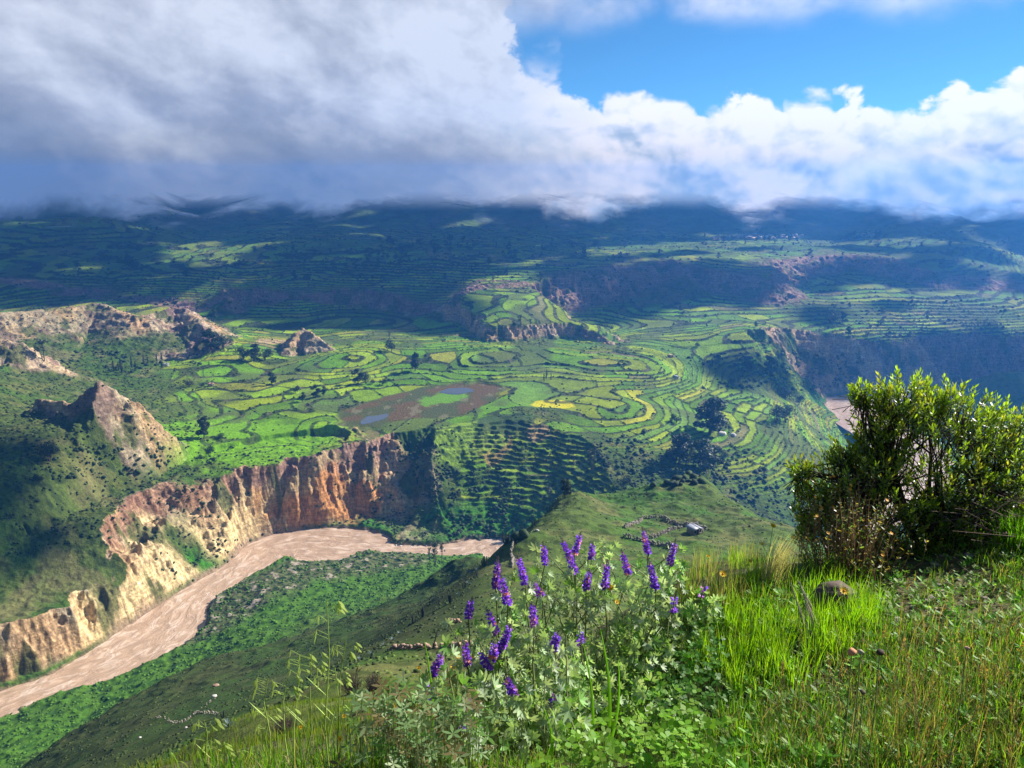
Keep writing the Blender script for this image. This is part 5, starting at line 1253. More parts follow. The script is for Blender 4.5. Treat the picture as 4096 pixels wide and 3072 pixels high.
def grass():
    r = np.random.default_rng(21)
    zone = [(200,768),(360,735),(480,722),(600,668),(690,575),(760,548),(1030,520),(1400,520),(1400,900),(700,800),(200,800)]
    P = patch(5600, zone, None, 1, 0.05); P = P[~thin(P, r)]; R0, az = tufts(P, 16, 0.045, 2); n = len(R0)
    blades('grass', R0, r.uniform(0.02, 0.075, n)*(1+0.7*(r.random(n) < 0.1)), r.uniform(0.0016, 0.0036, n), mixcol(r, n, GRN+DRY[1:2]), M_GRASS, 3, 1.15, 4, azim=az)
    # lush tall tufts
    z2 = [(690,640),(720,570),(800,560),(870,580),(870,640),(800,690),(700,700)]
    P = patch(130, z2, None, 4, 0.03); R0, az = tufts(P, 26, 0.04, 5); n = len(R0)
    blades('tall_grass', R0, r.uniform(0.05, 0.15, n), r.uniform(0.0018, 0.0036, n), mixcol(r, n, [(0.16,0.33,0.012),(0.22,0.40,0.015),(0.28,0.42,0.02)]), M_GRASS, 6, 0.65, 5, azim=az)
    z3 = [(670,600),(690,560),(760,548),(780,575),(720,620)]
    P = patch(60, z3, None, 7, 0.03); R0, az = tufts(P, 20, 0.035, 8); n = len(R0)
    blades('straw_grass', R0, r.uniform(0.08, 0.18, n), r.uniform(0.0010, 0.0018, n), mixcol(r, n, DRY+[(0.25,0.34,0.06)]), M_GRASS, 9, 0.5, 5, azim=az)
    # wiry seed grass over the right side, standing taller
    z4 = [(880,720),(905,640),(940,620),(960,700),(990,640),(1040,620),(1040,800),(860,800)]
    P = patch(34, z4, None, 10, 0.04); R0, az = tufts(P, 15, 0.06, 11); n = len(R0)
    blades('wiry_grass', R0, r.uniform(0.07, 0.26, n), r.uniform(0.001, 0.0020, n), mixcol(r, n, OLV), M_GRASS, 12, 0.8, 5, azim=az)
    P = patch(260, [(820,650),(1030,600),(1030,800),(730,800),(760,710)], None, 17, 0.06); R0, az = tufts(P, 7, 0.05, 18); n = len(R0)
    blades('dry_litter', R0, r.uniform(0.03, 0.12, n), r.uniform(0.0012, 0.0026, n), mixcol(r, n, [(0.30,0.20,0.09),(0.20,0.13,0.06),(0.44,0.36,0.20),(0.12,0.15,0.04)]), M_GRASS, 19, 1.6, 4, azim=az)
    P = patch(120, [(975,512),(1035,500),(1035,552),(990,545)], None, 24, 0.04); R0, az = tufts(P, 30, 0.06, 25); n = len(R0)
    blades('mound_grass', R0, r.uniform(0.06, 0.18, n), r.uniform(0.002, 0.004, n), mixcol(r, n, [(0.12,0.30,0.015),(0.17,0.36,0.02)]), M_GRASS, 26, 0.9, 4, azim=az)
    # rim of the shoulder toward the valley
    z5 = [(350,760),(470,742),(560,712),(640,655),(680,600),(700,560),(720,560),(690,620),(600,715),(480,765),(360,790)]
    P = patch(420, z5, None, 13, 0.05); R0, az = tufts(P, 18, 0.05, 14); n = len(R0)
    blades('rim_grass', R0, r.uniform(0.05, 0.17, n), r.uniform(0.0018, 0.0034, n), mixcol(r, n, GRN+DRY[:1]), M_GRASS, 15, 0.6, 4, azim=az)
    # grass farther down the slope, seen beyond the rim
    x = []; 
    d = np.exp(r.uniform(math.log(5), math.log(60), 60000)); a = np.radians(r.uniform(-40, 40, 60000)); x = d*np.sin(a); y = d*np.cos(a); keep = r.random(60000) < 0.9
    x, y, d = x[keep], y[keep], d[keep]; z = gz(x, y); n = len(x)
    blades('slope_grass', np.stack([x, y, z], -1), r.uniform(0.05, 0.14, n)*(1+d/40), r.uniform(0.003, 0.006, n)*(1+d/10), mixcol(r, n, [(0.12,0.20,0.02),(0.17,0.22,0.03),(0.09,0.15,0.02),(0.22,0.22,0.06)]), M_GRASS, 16, 0.7, 3)
grass()

# ------------------------------------------------------------------ lupins
M_LUPLEAF = leaf_mat('lupin_leaf', (0.17, 0.27, 0.10), 0.35, 0.6, attr=True); M_STEM = leaf_mat('green_stem', (0.16, 0.19, 0.07), 0.0, 0.7)
M_PETAL = leaf_mat('lupin_petal', (0.1, 0.04, 0.4), 0.35, 0.5, attr=True, var=0.1); M_POD = leaf_mat('fuzzy_pod', (0.34, 0.36, 0.22), 0.25, 0.8)
def quad_leaf(V, Q, p, d, s, L_, w, n=None, fold=0.0):
    """pointed oval leaf: 6 corner strip"""
    nrm = np.cross(d, s); o = sum(len(v) for v in V); m = p+d*L_*0.45+nrm*fold; t = p+d*L_
    V.append(np.array([p, m-s*w*0.5, m+s*w*0.5, p+d*L_*0.8-s*w*0.32+nrm*fold*0.6, p+d*L_*0.8+s*w*0.32+nrm*fold*0.6, t]))
    Q[0].append((o, o+1, o+2)); Q[1].append((o+1, o+3, o+4, o+2)); Q[0].append((o+3, o+5, o+4))
def unit(v): return v/(np.linalg.norm(v)+1e-9)
def perp(d, r): return unit(np.cross(d, r.normal(size=3)))
def finish(name, V, Q, mat, parent, col=None):
    o = mesh_np(name, np.vstack(V), [np.array(q) for q in Q if len(q)], mat, parent)
    if col is not None: set_col(o, col)
    return o
def flower_spike(r, L_, parent, base, axis, faded=0.0):
    V = []; Q = [[], []]; col = []
    n = int(46*L_/0.12); ax = unit(axis); u0 = perp(ax, r); w0 = np.cross(ax, u0)
    for i in range(n):
        t = (i+r.random()*0.5)/n; a = i*2.399; rad = u0*math.cos(a)+w0*math.sin(a); bud = t > 0.80
        if faded and r.random() < faded: continue
        p = base+ax*L_*t; s_ = (0.0152 if not bud else 0.007)*(1.2-0.5*t)*r.uniform(0.8, 1.2)
        hue = r.random(); c = (0.22, 0.065, 0.72) if hue < 0.5 else ((0.33, 0.10, 0.78) if hue < 0.8 else (0.52, 0.22, 0.68))
        if bud: c = (0.10, 0.05, 0.14)
        elif hue > 0.95: c = (0.70, 0.30, 0.30)
        for k in range(3):                    # standard, two wings
            d = unit(rad+ax*(0.5-0.55*k+r.normal()*0.15)); sd = unit(np.cross(d, ax)+r.normal(size=3)*0.3); b0 = len(V)
            quad_leaf(V, Q, p+rad*0.003, d, sd, s_, s_*0.85, fold=0.002); col += [tuple(np.array(c)*(0.8+0.5*r.random()))]*6
    return finish('flower_spike', V, Q, M_PETAL, parent, col)
def palmate(V, Q, col, r, p, d, size, c):
    """a lupin leaf: seven leaflets spreading from one point"""
    d = unit(d); s = perp(d, r); w = np.cross(d, s); k = 7
    for i in range(k):
        a = -2.0+4.0*i/(k-1); e = unit(s*math.sin(a)+w*math.cos(a)+d*0.45); sd = unit(np.cross(e, d))
        quad_leaf(V, Q, p, e, sd, size*(1-0.22*abs(a)/2)*r.uniform(0.9, 1.1), size*0.26, fold=size*0.03); col += [tuple(np.array(c)*(0.8+0.4*r.random()))]*6
SPIKES = [ # u, v of tip, v of foot of the flower, distance, label
 (497,556,588,2.9,'lupin leaning right, upper left corner of the clump'),(504,572,604,2.7,'lupin just right of the leaning upper left one'),(521,553,583,2.9,'lupin with upright tapering spike, third from the left along the top'),
 (544,541,564,3.1,'lupin standing clear of its neighbours over the grey green slope'),(566,537,560,3.2,'lupin, left one of the close pair at the top'),(578,531,553,3.25,'lupin, right and taller one of the close pair at the top'),
 (572,556,572,3.1,'short lupin directly below the close pair'),(592,542,558,3.25,'small pale violet lupin right of the close pair'),(588,568,589,3.0,'plump lupin between the pale one and the drooping one'),
 (606,559,588,3.0,'lupin directly above the orange daisy'),(625,549,574,3.1,'lupin with slanting spike below the stone walls'),(645,526,553,3.3,'tallest lupin whose tip reaches the walled field'),
 (652,558,588,2.9,'lupin with bare grey tip under the tallest one'),(673,538,565,3.2,'widest lupin at the right end of the clump'),(537,582,597,2.9,'small dark lupin below the gap in the top row'),
 (533,601,625,2.6,'lupin in the centre of the clump'),(470,597,617,2.8,'isolated lupin at the left above the stone row'),(491,607,632,2.65,'ragged small lupin left of the double one'),
 (506,621,652,2.5,'large double lupin in the left half of the clump'),(494,640,658,2.45,'lupin tucked under the large double one'),(466,640,664,2.55,'lupin by the stone row, second lowest on the left'),
 (438,651,674,2.5,'lupin at the far left above the brown weeds'),(484,650,669,2.45,'thin dark lupin between the two left ones'),(556,631,649,2.4,'pink tinged lupin in the lower middle'),
 (580,625,645,2.5,'sparse bluish lupin right of the pink tinged one'),(509,675,695,2.25,'lupin low in the shade in the centre'),(429,683,699,2.3,'dark lupin at the lower left among brown weeds'),
 (468,696,712,2.2,'small lupin near the bottom left of the clump'),(554,689,704,2.2,'faded lupin near the bottom of the clump'),(674,592,612,2.8,'faded nearly finished lupin by the straw grass'),
 (462,722,736,2.1,'lowest lupin hidden in the shade at the bottom'),(703,583,599,3.0,'tiny lupin alone in the straw grass')]
def lupins():
    r = np.random.default_rng(77)
    for i, (u, v0, v1, d, lab) in enumerate(SPIKES):
        lx = r.normal()*6; T = PD(u+lx*0.5, v0, d); B = PD(u-lx*0.5, v1, d); cx = 560+(u-560)*0.80 if u < 690 else u
        G = PD(cx, 760, d+r.normal()*0.05); 
        z = float(gz([G[0]], [G[1]])[0]); G[2] = z-0.02
        root = empty('lupin', tuple(G), label=lab, cat='lupin', group='flowering lupins in the foreground clump')
        T = T-G; B = B-G; V = []; Q = []; M1 = B*0.5+np.array([r.normal()*0.03, r.normal()*0.03, 0])
        pts = [np.zeros(3), M1*0.55+B*0.0, M1+B*0.12, B]
        pts = [np.zeros(3), B*0.33+np.array([r.normal(), r.normal(), 0])*0.02, B*0.68+np.array([r.normal(), r.normal(), 0])*0.02, B, T]
        for a, b, w in zip(pts[:-1], pts[1:], (0.0045, 0.004, 0.0032, 0.002)): tube(V, Q, a, b, w, w*0.85, 5)
        LV = []; LQ = [[], []]; col = []; PV = []; PQ = [[], []]
        tips = []
        for k in range(5):                       # side branches
            f = r.uniform(0.15, 0.9); s0 = B*f; a = r.uniform(0, 6.28); Lb = r.uniform(0.12, 0.30)*max(0.5, min(1.2, np.linalg.norm(B)/0.6)); e = s0+np.array([math.cos(a)*0.6, math.sin(a)*0.6, 0.8])*Lb
            if e[2] > B[2]+0.02: e[2] = B[2]-0.02*r.random()
            tube(V, Q, s0, e, 0.003, 0.0015, 4); tips.append((s0, e))
        for (s0, e) in tips+[(np.zeros(3), B)]*3:
            for k in range(5):
                t = r.uniform(0.25, 1.0); p = s0+(e-s0)*t; a = r.uniform(0, 6.28); dd_ = np.array([math.cos(a), math.sin(a), r.uniform(0.1, 0.9)]); pt = p+unit(dd_)*r.uniform(0.02, 0.05)
                tube(V, Q, p, pt, 0.0012, 0.001, 3)
                g = r.random(); c = (0.36, 0.48, 0.25) if g < 0.5 else ((0.19, 0.36, 0.09) if g < 0.72 else (0.50, 0.58, 0.42))
                palmate(LV, LQ, col, r, pt, dd_, r.uniform(0.026, 0.042), c)
        for k in range(12 if v0 < 690 else 4):   # pods under the flowers
            f = 1-r.uniform(0.03, 0.35); p = B*f if k % 2 else tips[k % 5][1]; a = r.uniform(0, 6.28); dd_ = unit(np.array([math.cos(a), math.sin(a), 0.5])); quad_leaf(PV, PQ, p, dd_, perp(dd_, r), r.uniform(0.014, 0.026), 0.009, fold=0.003)
        mesh_np('stem', np.vstack(V), np.vstack(Q), M_STEM, root)
        finish('leaves', LV, LQ, M_LUPLEAF, root, col); finish('seed_pods', PV, PQ, M_POD, root)['kind'] = 'stuff'
        flower_spike(r, float(np.linalg.norm(T-B)), root, B, T-B, faded=0.55 if 'faded' in lab or 'sparse' in lab or 'tiny' in lab else (0.15 if 'ragged' in lab else 0.0))
    # leafy stems without flowers that fill the clump
    P = patch(120, [(455,764),(520,728),(590,690),(650,640),(680,640),(650,700),(600,765),(455,775)], None, 31, 0.06); V = []; Q = []; LV = []; LQ = [[], []]; col = []
    for p in P:
        h = r.uniform(0.18, 0.50)*(0.7 if p[0] > 0.2 else 1.0); t = p+np.array([r.normal()*0.06, r.normal()*0.06, h]); tube(V, Q, p, t, 0.003, 0.0015, 4)
        for k in range(14):
            f = r.uniform(0.25, 1.0); q = p+(t-p)*f; a = r.uniform(0, 6.28); dd_ = np.array([math.cos(a), math.sin(a), r.uniform(0.1, 0.9)]); pt = q+unit(dd_)*r.uniform(0.02, 0.06)
            g = r.random(); c = (0.34, 0.46, 0.23) if g < 0.5 else ((0.18, 0.35, 0.08) if g < 0.75 else (0.48, 0.55, 0.38)); palmate(LV, LQ, col, r, pt, dd_, r.uniform(0.024, 0.042), c)
    tag(finish('lupin_undergrowth', LV, LQ, M_LUPLEAF, None, col), kind='stuff'); tag(mesh_np('lupin_undergrowth_stems', np.vstack(V), np.vstack(Q), M_STEM), kind='stuff')
lupins()

# ------------------------------------------------------------------ the big leafy shrub at the right
M_SHRUB = leaf_mat('shrub_leaf', (0.1, 0.2, 0.02), 0.5, 0.35, attr=True, var=0.15, spec=0.5); M_BRANCH = plain_mat('dark_branch', (0.07, 0.05, 0.04), 0.9, 0.4, 20)
def shrub():
    r = np.random.default_rng(5); base = hits([(930, 552)])[0]; base = PD(930, 552, 4.3); base[2] = float(gz([base[0]], [base[1]])[0])
    root = empty('leafy_shrub', tuple(base), label='large leafy green shrub with dark woody branches at the right edge', cat='shrub')
    BL = [(935,462,4.35,.44),(892,428,4.25,.20),(905,405,4.3,.20),(1005,492,4.45,.44),(842,484,4.15,.22),(872,500,4.1,.34),(1070,520,4.6,.55),(815,505,4.1,.15),(864,392,4.25,.085),(885,398,4.25,.07),(845,452,4.15,.09),(960,425,4.4,.22),(1005,440,4.5,.22),(930,400,4.35,.10),(800,470,4.05,.075),(806,540,4.0,.10),(835,535,4.0,.2),(985,520,4.3,.4),(905,528,4.1,.24),(955,545,4.15,.24),(1040,545,4.3,.3),(840,525,4.1,.2)]
    C_ = np.array([PD(b[0], b[1], b[2])-base for b in BL]); Rr = np.array([b[3] for b in BL])
    V = []; Q = []; LV = []; LQ = [[], []]; col = []; trunkp = []
    for i in range(16):
        a = r.uniform(0, 6.28); m = np.array([math.cos(a)*0.25, math.sin(a)*0.18, 0.25+0.2*r.random()]); tube(V, Q, np.array([math.cos(a)*0.05, math.sin(a)*0.05, -0.05]), m, 0.013, 0.009, 5); trunkp.append(m)
    for c, R_ in zip(C_, Rr):
        k0 = int(7+R_*30)
        for i in range(k0):
            d = r.normal(size=3); d /= np.linalg.norm(d); e = c+d*R_*r.uniform(0.1, 0.7)
            e[2] = max(e[2], 0.1); s = trunkp[int(np.argmin([np.linalg.norm(t-e*0.4) for t in trunkp]))]; mid = s+(e-s)*0.55+r.normal(size=3)*0.05; tube(V, Q, s, mid, 0.006, 0.0045, 4); tube(V, Q, mid, e, 0.0045, 0.0025, 4)
        n = int(98*(R_/0.2)**1.95)+14
        for i in range(n):
            d = r.normal(size=3); d /= np.linalg.norm(d); q = R_*r.uniform(0.55, 1.03); p = c+d*q
            if p[2] < 0.06 or (np.linalg.norm(C_-p, axis=1) < Rr*0.55).any(): continue
            ax = unit(d*0.55+np.array([0, 0, 0.9])+r.normal(size=3)*0.25); Ls = r.uniform(0.05, 0.10); p0 = p-ax*Ls; tube(V, Q, p0-ax*0.08-d*0.05, p, 0.0022, 0.0014, 3)
            side = perp(ax, r); wv = np.cross(ax, side); young = r.random()
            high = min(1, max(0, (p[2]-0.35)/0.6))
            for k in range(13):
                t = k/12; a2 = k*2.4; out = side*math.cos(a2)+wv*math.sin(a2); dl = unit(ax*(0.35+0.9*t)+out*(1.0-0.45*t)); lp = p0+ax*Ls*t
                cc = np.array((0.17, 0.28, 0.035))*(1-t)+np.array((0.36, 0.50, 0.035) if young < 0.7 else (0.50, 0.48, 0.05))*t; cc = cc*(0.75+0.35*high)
                quad_leaf(LV, LQ, lp, dl, unit(np.cross(dl, ax)+1e-3), r.uniform(0.022, 0.036), 0.0095, fold=0.0015); col += [tuple(cc*r.uniform(0.8, 1.2))]*6
    mesh_np('branches', np.vstack(V), np.vstack(Q), M_BRANCH, root); finish('leaves', LV, LQ, M_SHRUB, root, col)
    V = []; Q = []                                     # dead twigs low on the right
    for i in range(240):
        s = PD(r.uniform(950, 1090), r.uniform(500, 560), 4.1+r.normal()*0.15)-base; a = r.uniform(0, 6.28); e = s+np.array([math.cos(a)*0.22, r.normal()*0.1, r.uniform(-0.03, 0.16)]); tube(V, Q, s, e, 0.002, 0.001, 3)
    mesh_np('dead_twigs', np.vstack(V), np.vstack(Q), plain_mat('dead_twig', (0.20, 0.14, 0.11), 0.9, 0.3), root)['kind'] = 'stuff'
shrub()
M_DRYST = plain_mat('brown_dry_stem', (0.34, 0.20, 0.10), 0.9, 0.3, 20)
M_ORANGE = leaf_mat('orange_petal', (0.85, 0.38, 0.02), 0.3, 0.5, var=0.05); M_PALE = leaf_mat('pale_dry_leaf', (0.50, 0.46, 0.36), 0.3, 0.6)
def flower_disc(V, Q, c, nrm, R_, r, k=9):
    s = perp(nrm, r); w = np.cross(nrm, s)
    for i in range(k):
        a = 6.283*i/k; e = unit(s*math.cos(a)+w*math.sin(a)+nrm*0.25); quad_leaf(V, Q, c, e, unit(np.cross(e, nrm)), R_, R_*0.42)
def dry_bush():
    r = np.random.default_rng(6); base = PD(852, 560, 3.75); base[2] = float(gz([base[0]], [base[1]])[0]); root = empty('wildflower_bush', tuple(base), label='brown stemmed bush with tiny orange flowers and pale dry leaves before the leafy shrub', cat='bush')
    V = []; Q = []; PV = []; PQ = [[], []]; GV = []; GQ = [[], []]; col = []; OV = []; OQ = [[], []]
    for i in range(300):
        u = r.triangular(785, 845, 915); x = PD(u, 560, 3.75+r.normal()*0.16)-base; x[2] = 0; vt = 470+abs(u-850)*0.55+r.uniform(0, 55); h = (560-vt)/F*3.9; lean = r.normal()*0.05; t = x+np.array([lean, r.normal()*0.04, h]); m = (x+t)/2+np.array([r.normal()*0.015, 0, 0])
        tube(V, Q, x*0.75, m, 0.0022, 0.0017, 3); tube(V, Q, m, t, 0.0017, 0.0008, 3)
        for k in range(7):
            f = r.uniform(0.3, 1.0); p = m+(t-m)*f if f > 0.5 else x*0.75+(m-x*0.75)*f*2; a = r.uniform(0, 6.28); d = unit(np.array([math.cos(a), math.sin(a), r.uniform(0, 1)]))
            if r.random() < 0.36: quad_leaf(PV, PQ, p, d, perp(d, r), r.uniform(0.008, 0.016), 0.006)
            else: quad_leaf(GV, GQ, p, d, perp(d, r), r.uniform(0.012, 0.026), 0.007); col += [tuple(np.array((0.20, 0.30, 0.06) if r.random() < 0.6 else (0.36, 0.26, 0.08))*r.uniform(0.7, 1.3))]*6
        if r.random() < 0.11: flower_disc(OV, OQ, t, unit(np.array([r.normal()*0.4, -0.5, 0.8])), 0.010, r, 7)
    mesh_np('stems', np.vstack(V), np.vstack(Q), M_DRYST, root); finish('leaves', GV, GQ, M_SHRUB, root, col); finish('dry_leaves', PV, PQ, M_PALE, root); finish('flowers', OV, OQ, M_ORANGE, root)
dry_bush()

# ------------------------------------------------------------------ daisies, oats, clover, stones and the rock
M_CENTRE = plain_mat('orange_disc', (0.55, 0.22, 0.02), 0.7, 0.3, 60)
def daisy(u, v, wp, d, label, cat='daisy', mat=None, n=11, grp='orange and yellow daisies in the foreground'):
    r = np.random.default_rng(int(u*3+v)); T = PD(u, v, d); G = np.array([T[0]+r.normal()*0.03, T[1]+r.normal()*0.03, 0]); G[2] = float(gz([G[0]], [G[1]])[0])-0.01; R_ = wp/F*d*0.55; root = empty('daisy', tuple(G), label=label, cat=cat, group=grp); T = T-G
    V = []; Q = []; m = T*0.5+np.array([r.normal()*0.015, 0, 0]); tube(V, Q, (0, 0, 0), m, 0.0016, 0.0013, 4); tube(V, Q, m, T, 0.0013, 0.0010, 4); mesh_np('stem', np.vstack(V), np.vstack(Q), M_STEM, root)
    V = []; Q = [[], []]; nrm = unit(np.array([r.normal()*0.2, -0.55, 0.8])); flower_disc(V, Q, T, nrm, R_, r, n); finish('petals', V, Q, mat or M_YEL, root)
    V = []; Fq = []; lump(*ICO, r, V, Fq, T+nrm*0.002, R_*0.30, (1, 1, 0.6)); mesh_np('disc', np.vstack(V), np.vstack(Fq), M_CENTRE, root)
M_YEL = leaf_mat('yellow_petal', (0.85, 0.55, 0.02), 0.35, 0.5, var=0.05)
for a in [(340,739,8,2.6,'orange daisy beside the weeds left of the lupins, low down'),(269,763,8,2.4,'orange daisy at the bottom edge left of the oat stalks'),(301,727,5,3.0,'small yellow daisy next to the lower bare shrub'),(344,716,5,3.0,'yellow daisy at the right of the lower bare shrub'),
 (453,667,7,2.7,'orange daisy right of the far left lupin'),(436,676,7,2.7,'yellow orange daisy under the far left lupin'),(419,668,5,2.9,'small yellow daisy left of the far left lupin'),(394,706,6,2.6,'yellow daisy above the brown weeds'),
 (387,689,5,2.8,'small yellow daisy near the twiggy shrubs'),(611,588,8,3.0,'bright orange daisy in the middle of the lupin tops'),(617,602,6,2.9,'yellow daisy below the bright orange one'),(458,656,6,2.7,'yellow daisy touching the lupin at the stone row'),
 (473,657,6,2.7,'yellow daisy right of the lupin at the stone row'),(773,526,6,3.9,'yellow daisy against the dark hillside, top of the weeds'),(723,574,8,3.2,'orange daisy in the straw grass left of the bent tuft'),(844,591,9,2.9,'orange daisy blooming right on the brown rock'),
 (750,561,5,3.6,'small orange daisy just left of the bent straw tuft'),(793,538,5,3.8,'orange daisy by the foot of the wildflower bush'),(708,556,4,3.6,'tiny yellow daisy at the left edge of the straw grass'),(762,544,4,3.8,'tiny yellow daisy between two others under the bush')]:
    daisy(*a)
for a in [(768,744,9,2.0,'round yellow flower head at the bottom, upper left of three'),(782,749,9,2.0,'round yellow flower head at the bottom, right one of three'),(767,752,7,2.0,'round yellow flower head at the bottom, lowest of three')]:
    daisy(*a, cat='flower', n=16, grp='three round yellow flower heads at the bottom')
def bud(u, v, wp, d, col, label):
    r = np.random.default_rng(int(u)); T = PD(u, v, d); G = np.array([T[0]+0.01, T[1]+0.02, 0]); G[2] = float(gz([G[0]], [G[1]])[0])-0.01; root = empty('seed_head', tuple(G), label=label, cat='seed head', group='round seed heads on tall stalks at the right'); T = T-G
    V = []; Q = []; tube(V, Q, (0, 0, 0), T*0.6+np.array([0.006, 0, 0]), 0.0016, 0.0014, 4); tube(V, Q, T*0.6+np.array([0.006, 0, 0]), T, 0.0014, 0.0012, 4); mesh_np('stalk', np.vstack(V), np.vstack(Q), M_STEM, root)
    V = []; Fq = []; lump(*ico(2), r, V, Fq, T, wp/F*d*0.5, (1.1, 0.9, 0.8)); mesh_np('head', np.vstack(V), np.vstack(Fq), plain_mat('seed_head_skin', col, 0.8, 0.3, 90), root)
bud(852,652,9,1.7,(0.70,0.30,0.16),'peach coloured closed flower head on a stalk left of the pale one'); bud(861,652,6,1.75,(0.35,0.33,0.22),'small pale green head touching the peach coloured one'); bud(880,652,8,1.7,(0.07,0.045,0.035),'dark brown seed head on a stalk above the olive grass'); bud(863,692,6,1.7,(0.14,0.11,0.07),'dull brown seed head below the peach coloured one'); bud(967,648,4,1.8,(0.62,0.36,0.26),'tiny pinkish head among the brown grass at the right')
def oat(tu, tv, bu, d, label, seed):
    r = np.random.default_rng(seed); T = PD(tu, tv, d); G = PD(bu, 790, d); z = float(gz([G[0]], [G[1]])[0]); G[2] = z; root = empty('oat_stalk', tuple(G), label=label, cat='oat stalk', group='wild oat stalks at the lower left'); T = T-G
    V = []; Q = []; pts = [np.zeros(3), T*0.35+np.array([0.01*r.normal(), 0, 0]), T*0.7+np.array([0.012*r.normal(), 0, 0.01]), T]
    for a, b, w in zip(pts[:-1], pts[1:], (0.0022, 0.0018, 0.0012)): tube(V, Q, a, b, w, w*0.8, 5)
    SV = []; SQ = [[], []]
    for k in range(11):
        f = r.uniform(0.62, 1.0); p = pts[2]+(T-pts[2])*((f-0.6)/0.4) if f > 0.7 else pts[1]+(pts[2]-pts[1])*f; a = r.choice([0, 3.14])+r.normal()*0.5; q = p+np.array([math.cos(a)*0.03, math.sin(a)*0.015, 0.012]); tube(V, Q, p, q, 0.0007, 0.0005, 3)
        for e in (-0.25, 0.25): quad_leaf(SV, SQ, q, unit(np.array([math.cos(a)*0.5+e, e*0.4, -0.9])), np.array([0.5, 0.8, 0.2])/1.0, r.uniform(0.022, 0.032), 0.0062, fold=0.001)
    LV = []; LQ = [[], []]; 
    for k in range(2):
        p = T*r.uniform(0.25, 0.6); a = r.choice([0, 3.14])+r.normal()*0.3; quad_leaf(LV, LQ, p, unit(np.array([math.cos(a), 0.2, 0.9])), np.array([0, 1.0, 0]), 0.08, 0.003)
    mesh_np('stalk', np.vstack(V), np.vstack(Q), M_OATST, root); finish('spikelets', SV, SQ, M_OAT, root)['kind'] = 'stuff'; finish('leaves', LV, LQ, M_OATST, root)
M_OAT = leaf_mat('oat_spikelet', (0.34, 0.42, 0.10), 0.45, 0.6); M_OATST = leaf_mat('oat_stem', (0.28, 0.38, 0.08), 0.2, 0.6)
for i, a in enumerate([(288,676,291,1.9,'oat stalk with nodding head between the two lowest bare shrubs'),(327,600,331,1.7,'tallest blurred oat stalk rising over the green river bank'),(268,678,272,2.0,'straight oat stalk left of the nodding one'),(204,720,207,1.9,'leftmost short oat stalk at the bottom'),
 (312,652,305,1.9,'oat stalk with arching tip under the tallest one'),(346,640,338,1.9,'oat stalk with wide spreading head below the cactus row'),(263,707,268,2.1,'short oat stalk in front of the agave'),(300,655,296,2.0,'thin oat stalk beside the nodding one'),(335,668,330,2.1,'oat stalk in front of the twiggy shrubs'),(215,748,218,2.0,'small oat stalk at the bottom, second from the left')]): oat(*a, seed=40+i)
M_CLOV = leaf_mat('clover_leaf', (0.1, 0.3, 0.02), 0.5, 0.5, attr=True)
def weeds_more(): pass
def clover():
    r = np.random.default_rng(9)
    for nm, zone, n, cs, sz in (('clover', [(570,768),(600,735),(650,720),(700,735),(712,790),(560,800)], 420, [(0.20,0.44,0.02),(0.26,0.46,0.04)], (0.014, 0.024)), ('dark_clover', [(620,720),(650,665),(700,650),(720,690),(700,740),(640,735)], 420, [(0.07,0.22,0.015),(0.10,0.28,0.02)], (0.012, 0.020)),
        ('weed_leaves', [(370,775),(400,745),(450,735),(480,765),(470,800),(360,800)], 380, [(0.20,0.32,0.12),(0.22,0.17,0.07),(0.30,0.38,0.18),(0.14,0.28,0.05)], (0.018, 0.034))):
        P = patch(n, zone, None, 50+n, 0.04); V = []; Q = [[], []]; col = []; SV = []; SQ = []
        for p in P:
            h = r.uniform(0.04, 0.16) if nm != 'weed_leaves' else r.uniform(0.05, 0.30); t = p+np.array([r.normal()*0.015, r.normal()*0.015, h]); tube(SV, SQ, p, t, 0.0012, 0.0009, 3)
            c = np.array(cs[r.integers(len(cs))]); nrm = unit(np.array([r.normal()*0.35, r.normal()*0.35-0.1, 1])); s = perp(nrm, r); w = np.cross(nrm, s); R_ = r.uniform(*sz)
            for k in range(3 if nm != 'weed_leaves' else 5):
                a = 6.283*k/(3 if nm != 'weed_leaves' else 5); e = unit(s*math.cos(a)+w*math.sin(a)+nrm*0.15); quad_leaf(V, Q, t, e, unit(np.cross(e, nrm)), R_, R_*(0.85 if nm != 'weed_leaves' else 0.32)); col += [tuple(c*r.uniform(0.75, 1.25))]*6
        tag(finish(nm, V, Q, M_CLOV, None, col), kind='stuff'); tag(mesh_np(nm+'_stalks', np.vstack(SV), np.vstack(SQ), M_STEM), kind='stuff')
clover()
def small_weeds():
    """low leafy weeds between the grass"""
    r = np.random.default_rng(19); P = patch(3000, [(690,600),(780,555),(1030,540),(1030,800),(640,800),(690,700)], None, 91, 0.05); V = []; Q = [[], []]; col = []
    for p in P:
        k = r.integers(4, 8); R_ = r.uniform(0.010, 0.034); p = p+np.array([0, 0, 0.06*r.random()**2]); c = np.array([(0.10,0.27,0.02),(0.17,0.38,0.03),(0.22,0.34,0.05)][r.integers(3)])
        for i in range(k):
            a = r.uniform(0, 6.28); e = unit(np.array([math.cos(a), math.sin(a), r.uniform(0.2, 0.9)])); quad_leaf(V, Q, p, e, unit(np.cross(e, [0, 0, 1])), R_, R_*0.34); col += [tuple(c*r.uniform(0.7, 1.3))]*6
    tag(finish('small_weeds', V, Q, M_CLOV, None, col), kind='stuff')
small_weeds()
M_ROCK = plain_mat('brown_lichen_rock', (0.15, 0.105, 0.085), 0.85, 0.45, 9, 0.006); M_FLAT = plain_mat('pale_path_stone', (0.27, 0.23, 0.19), 0.85, 0.3, 8, 0.004)
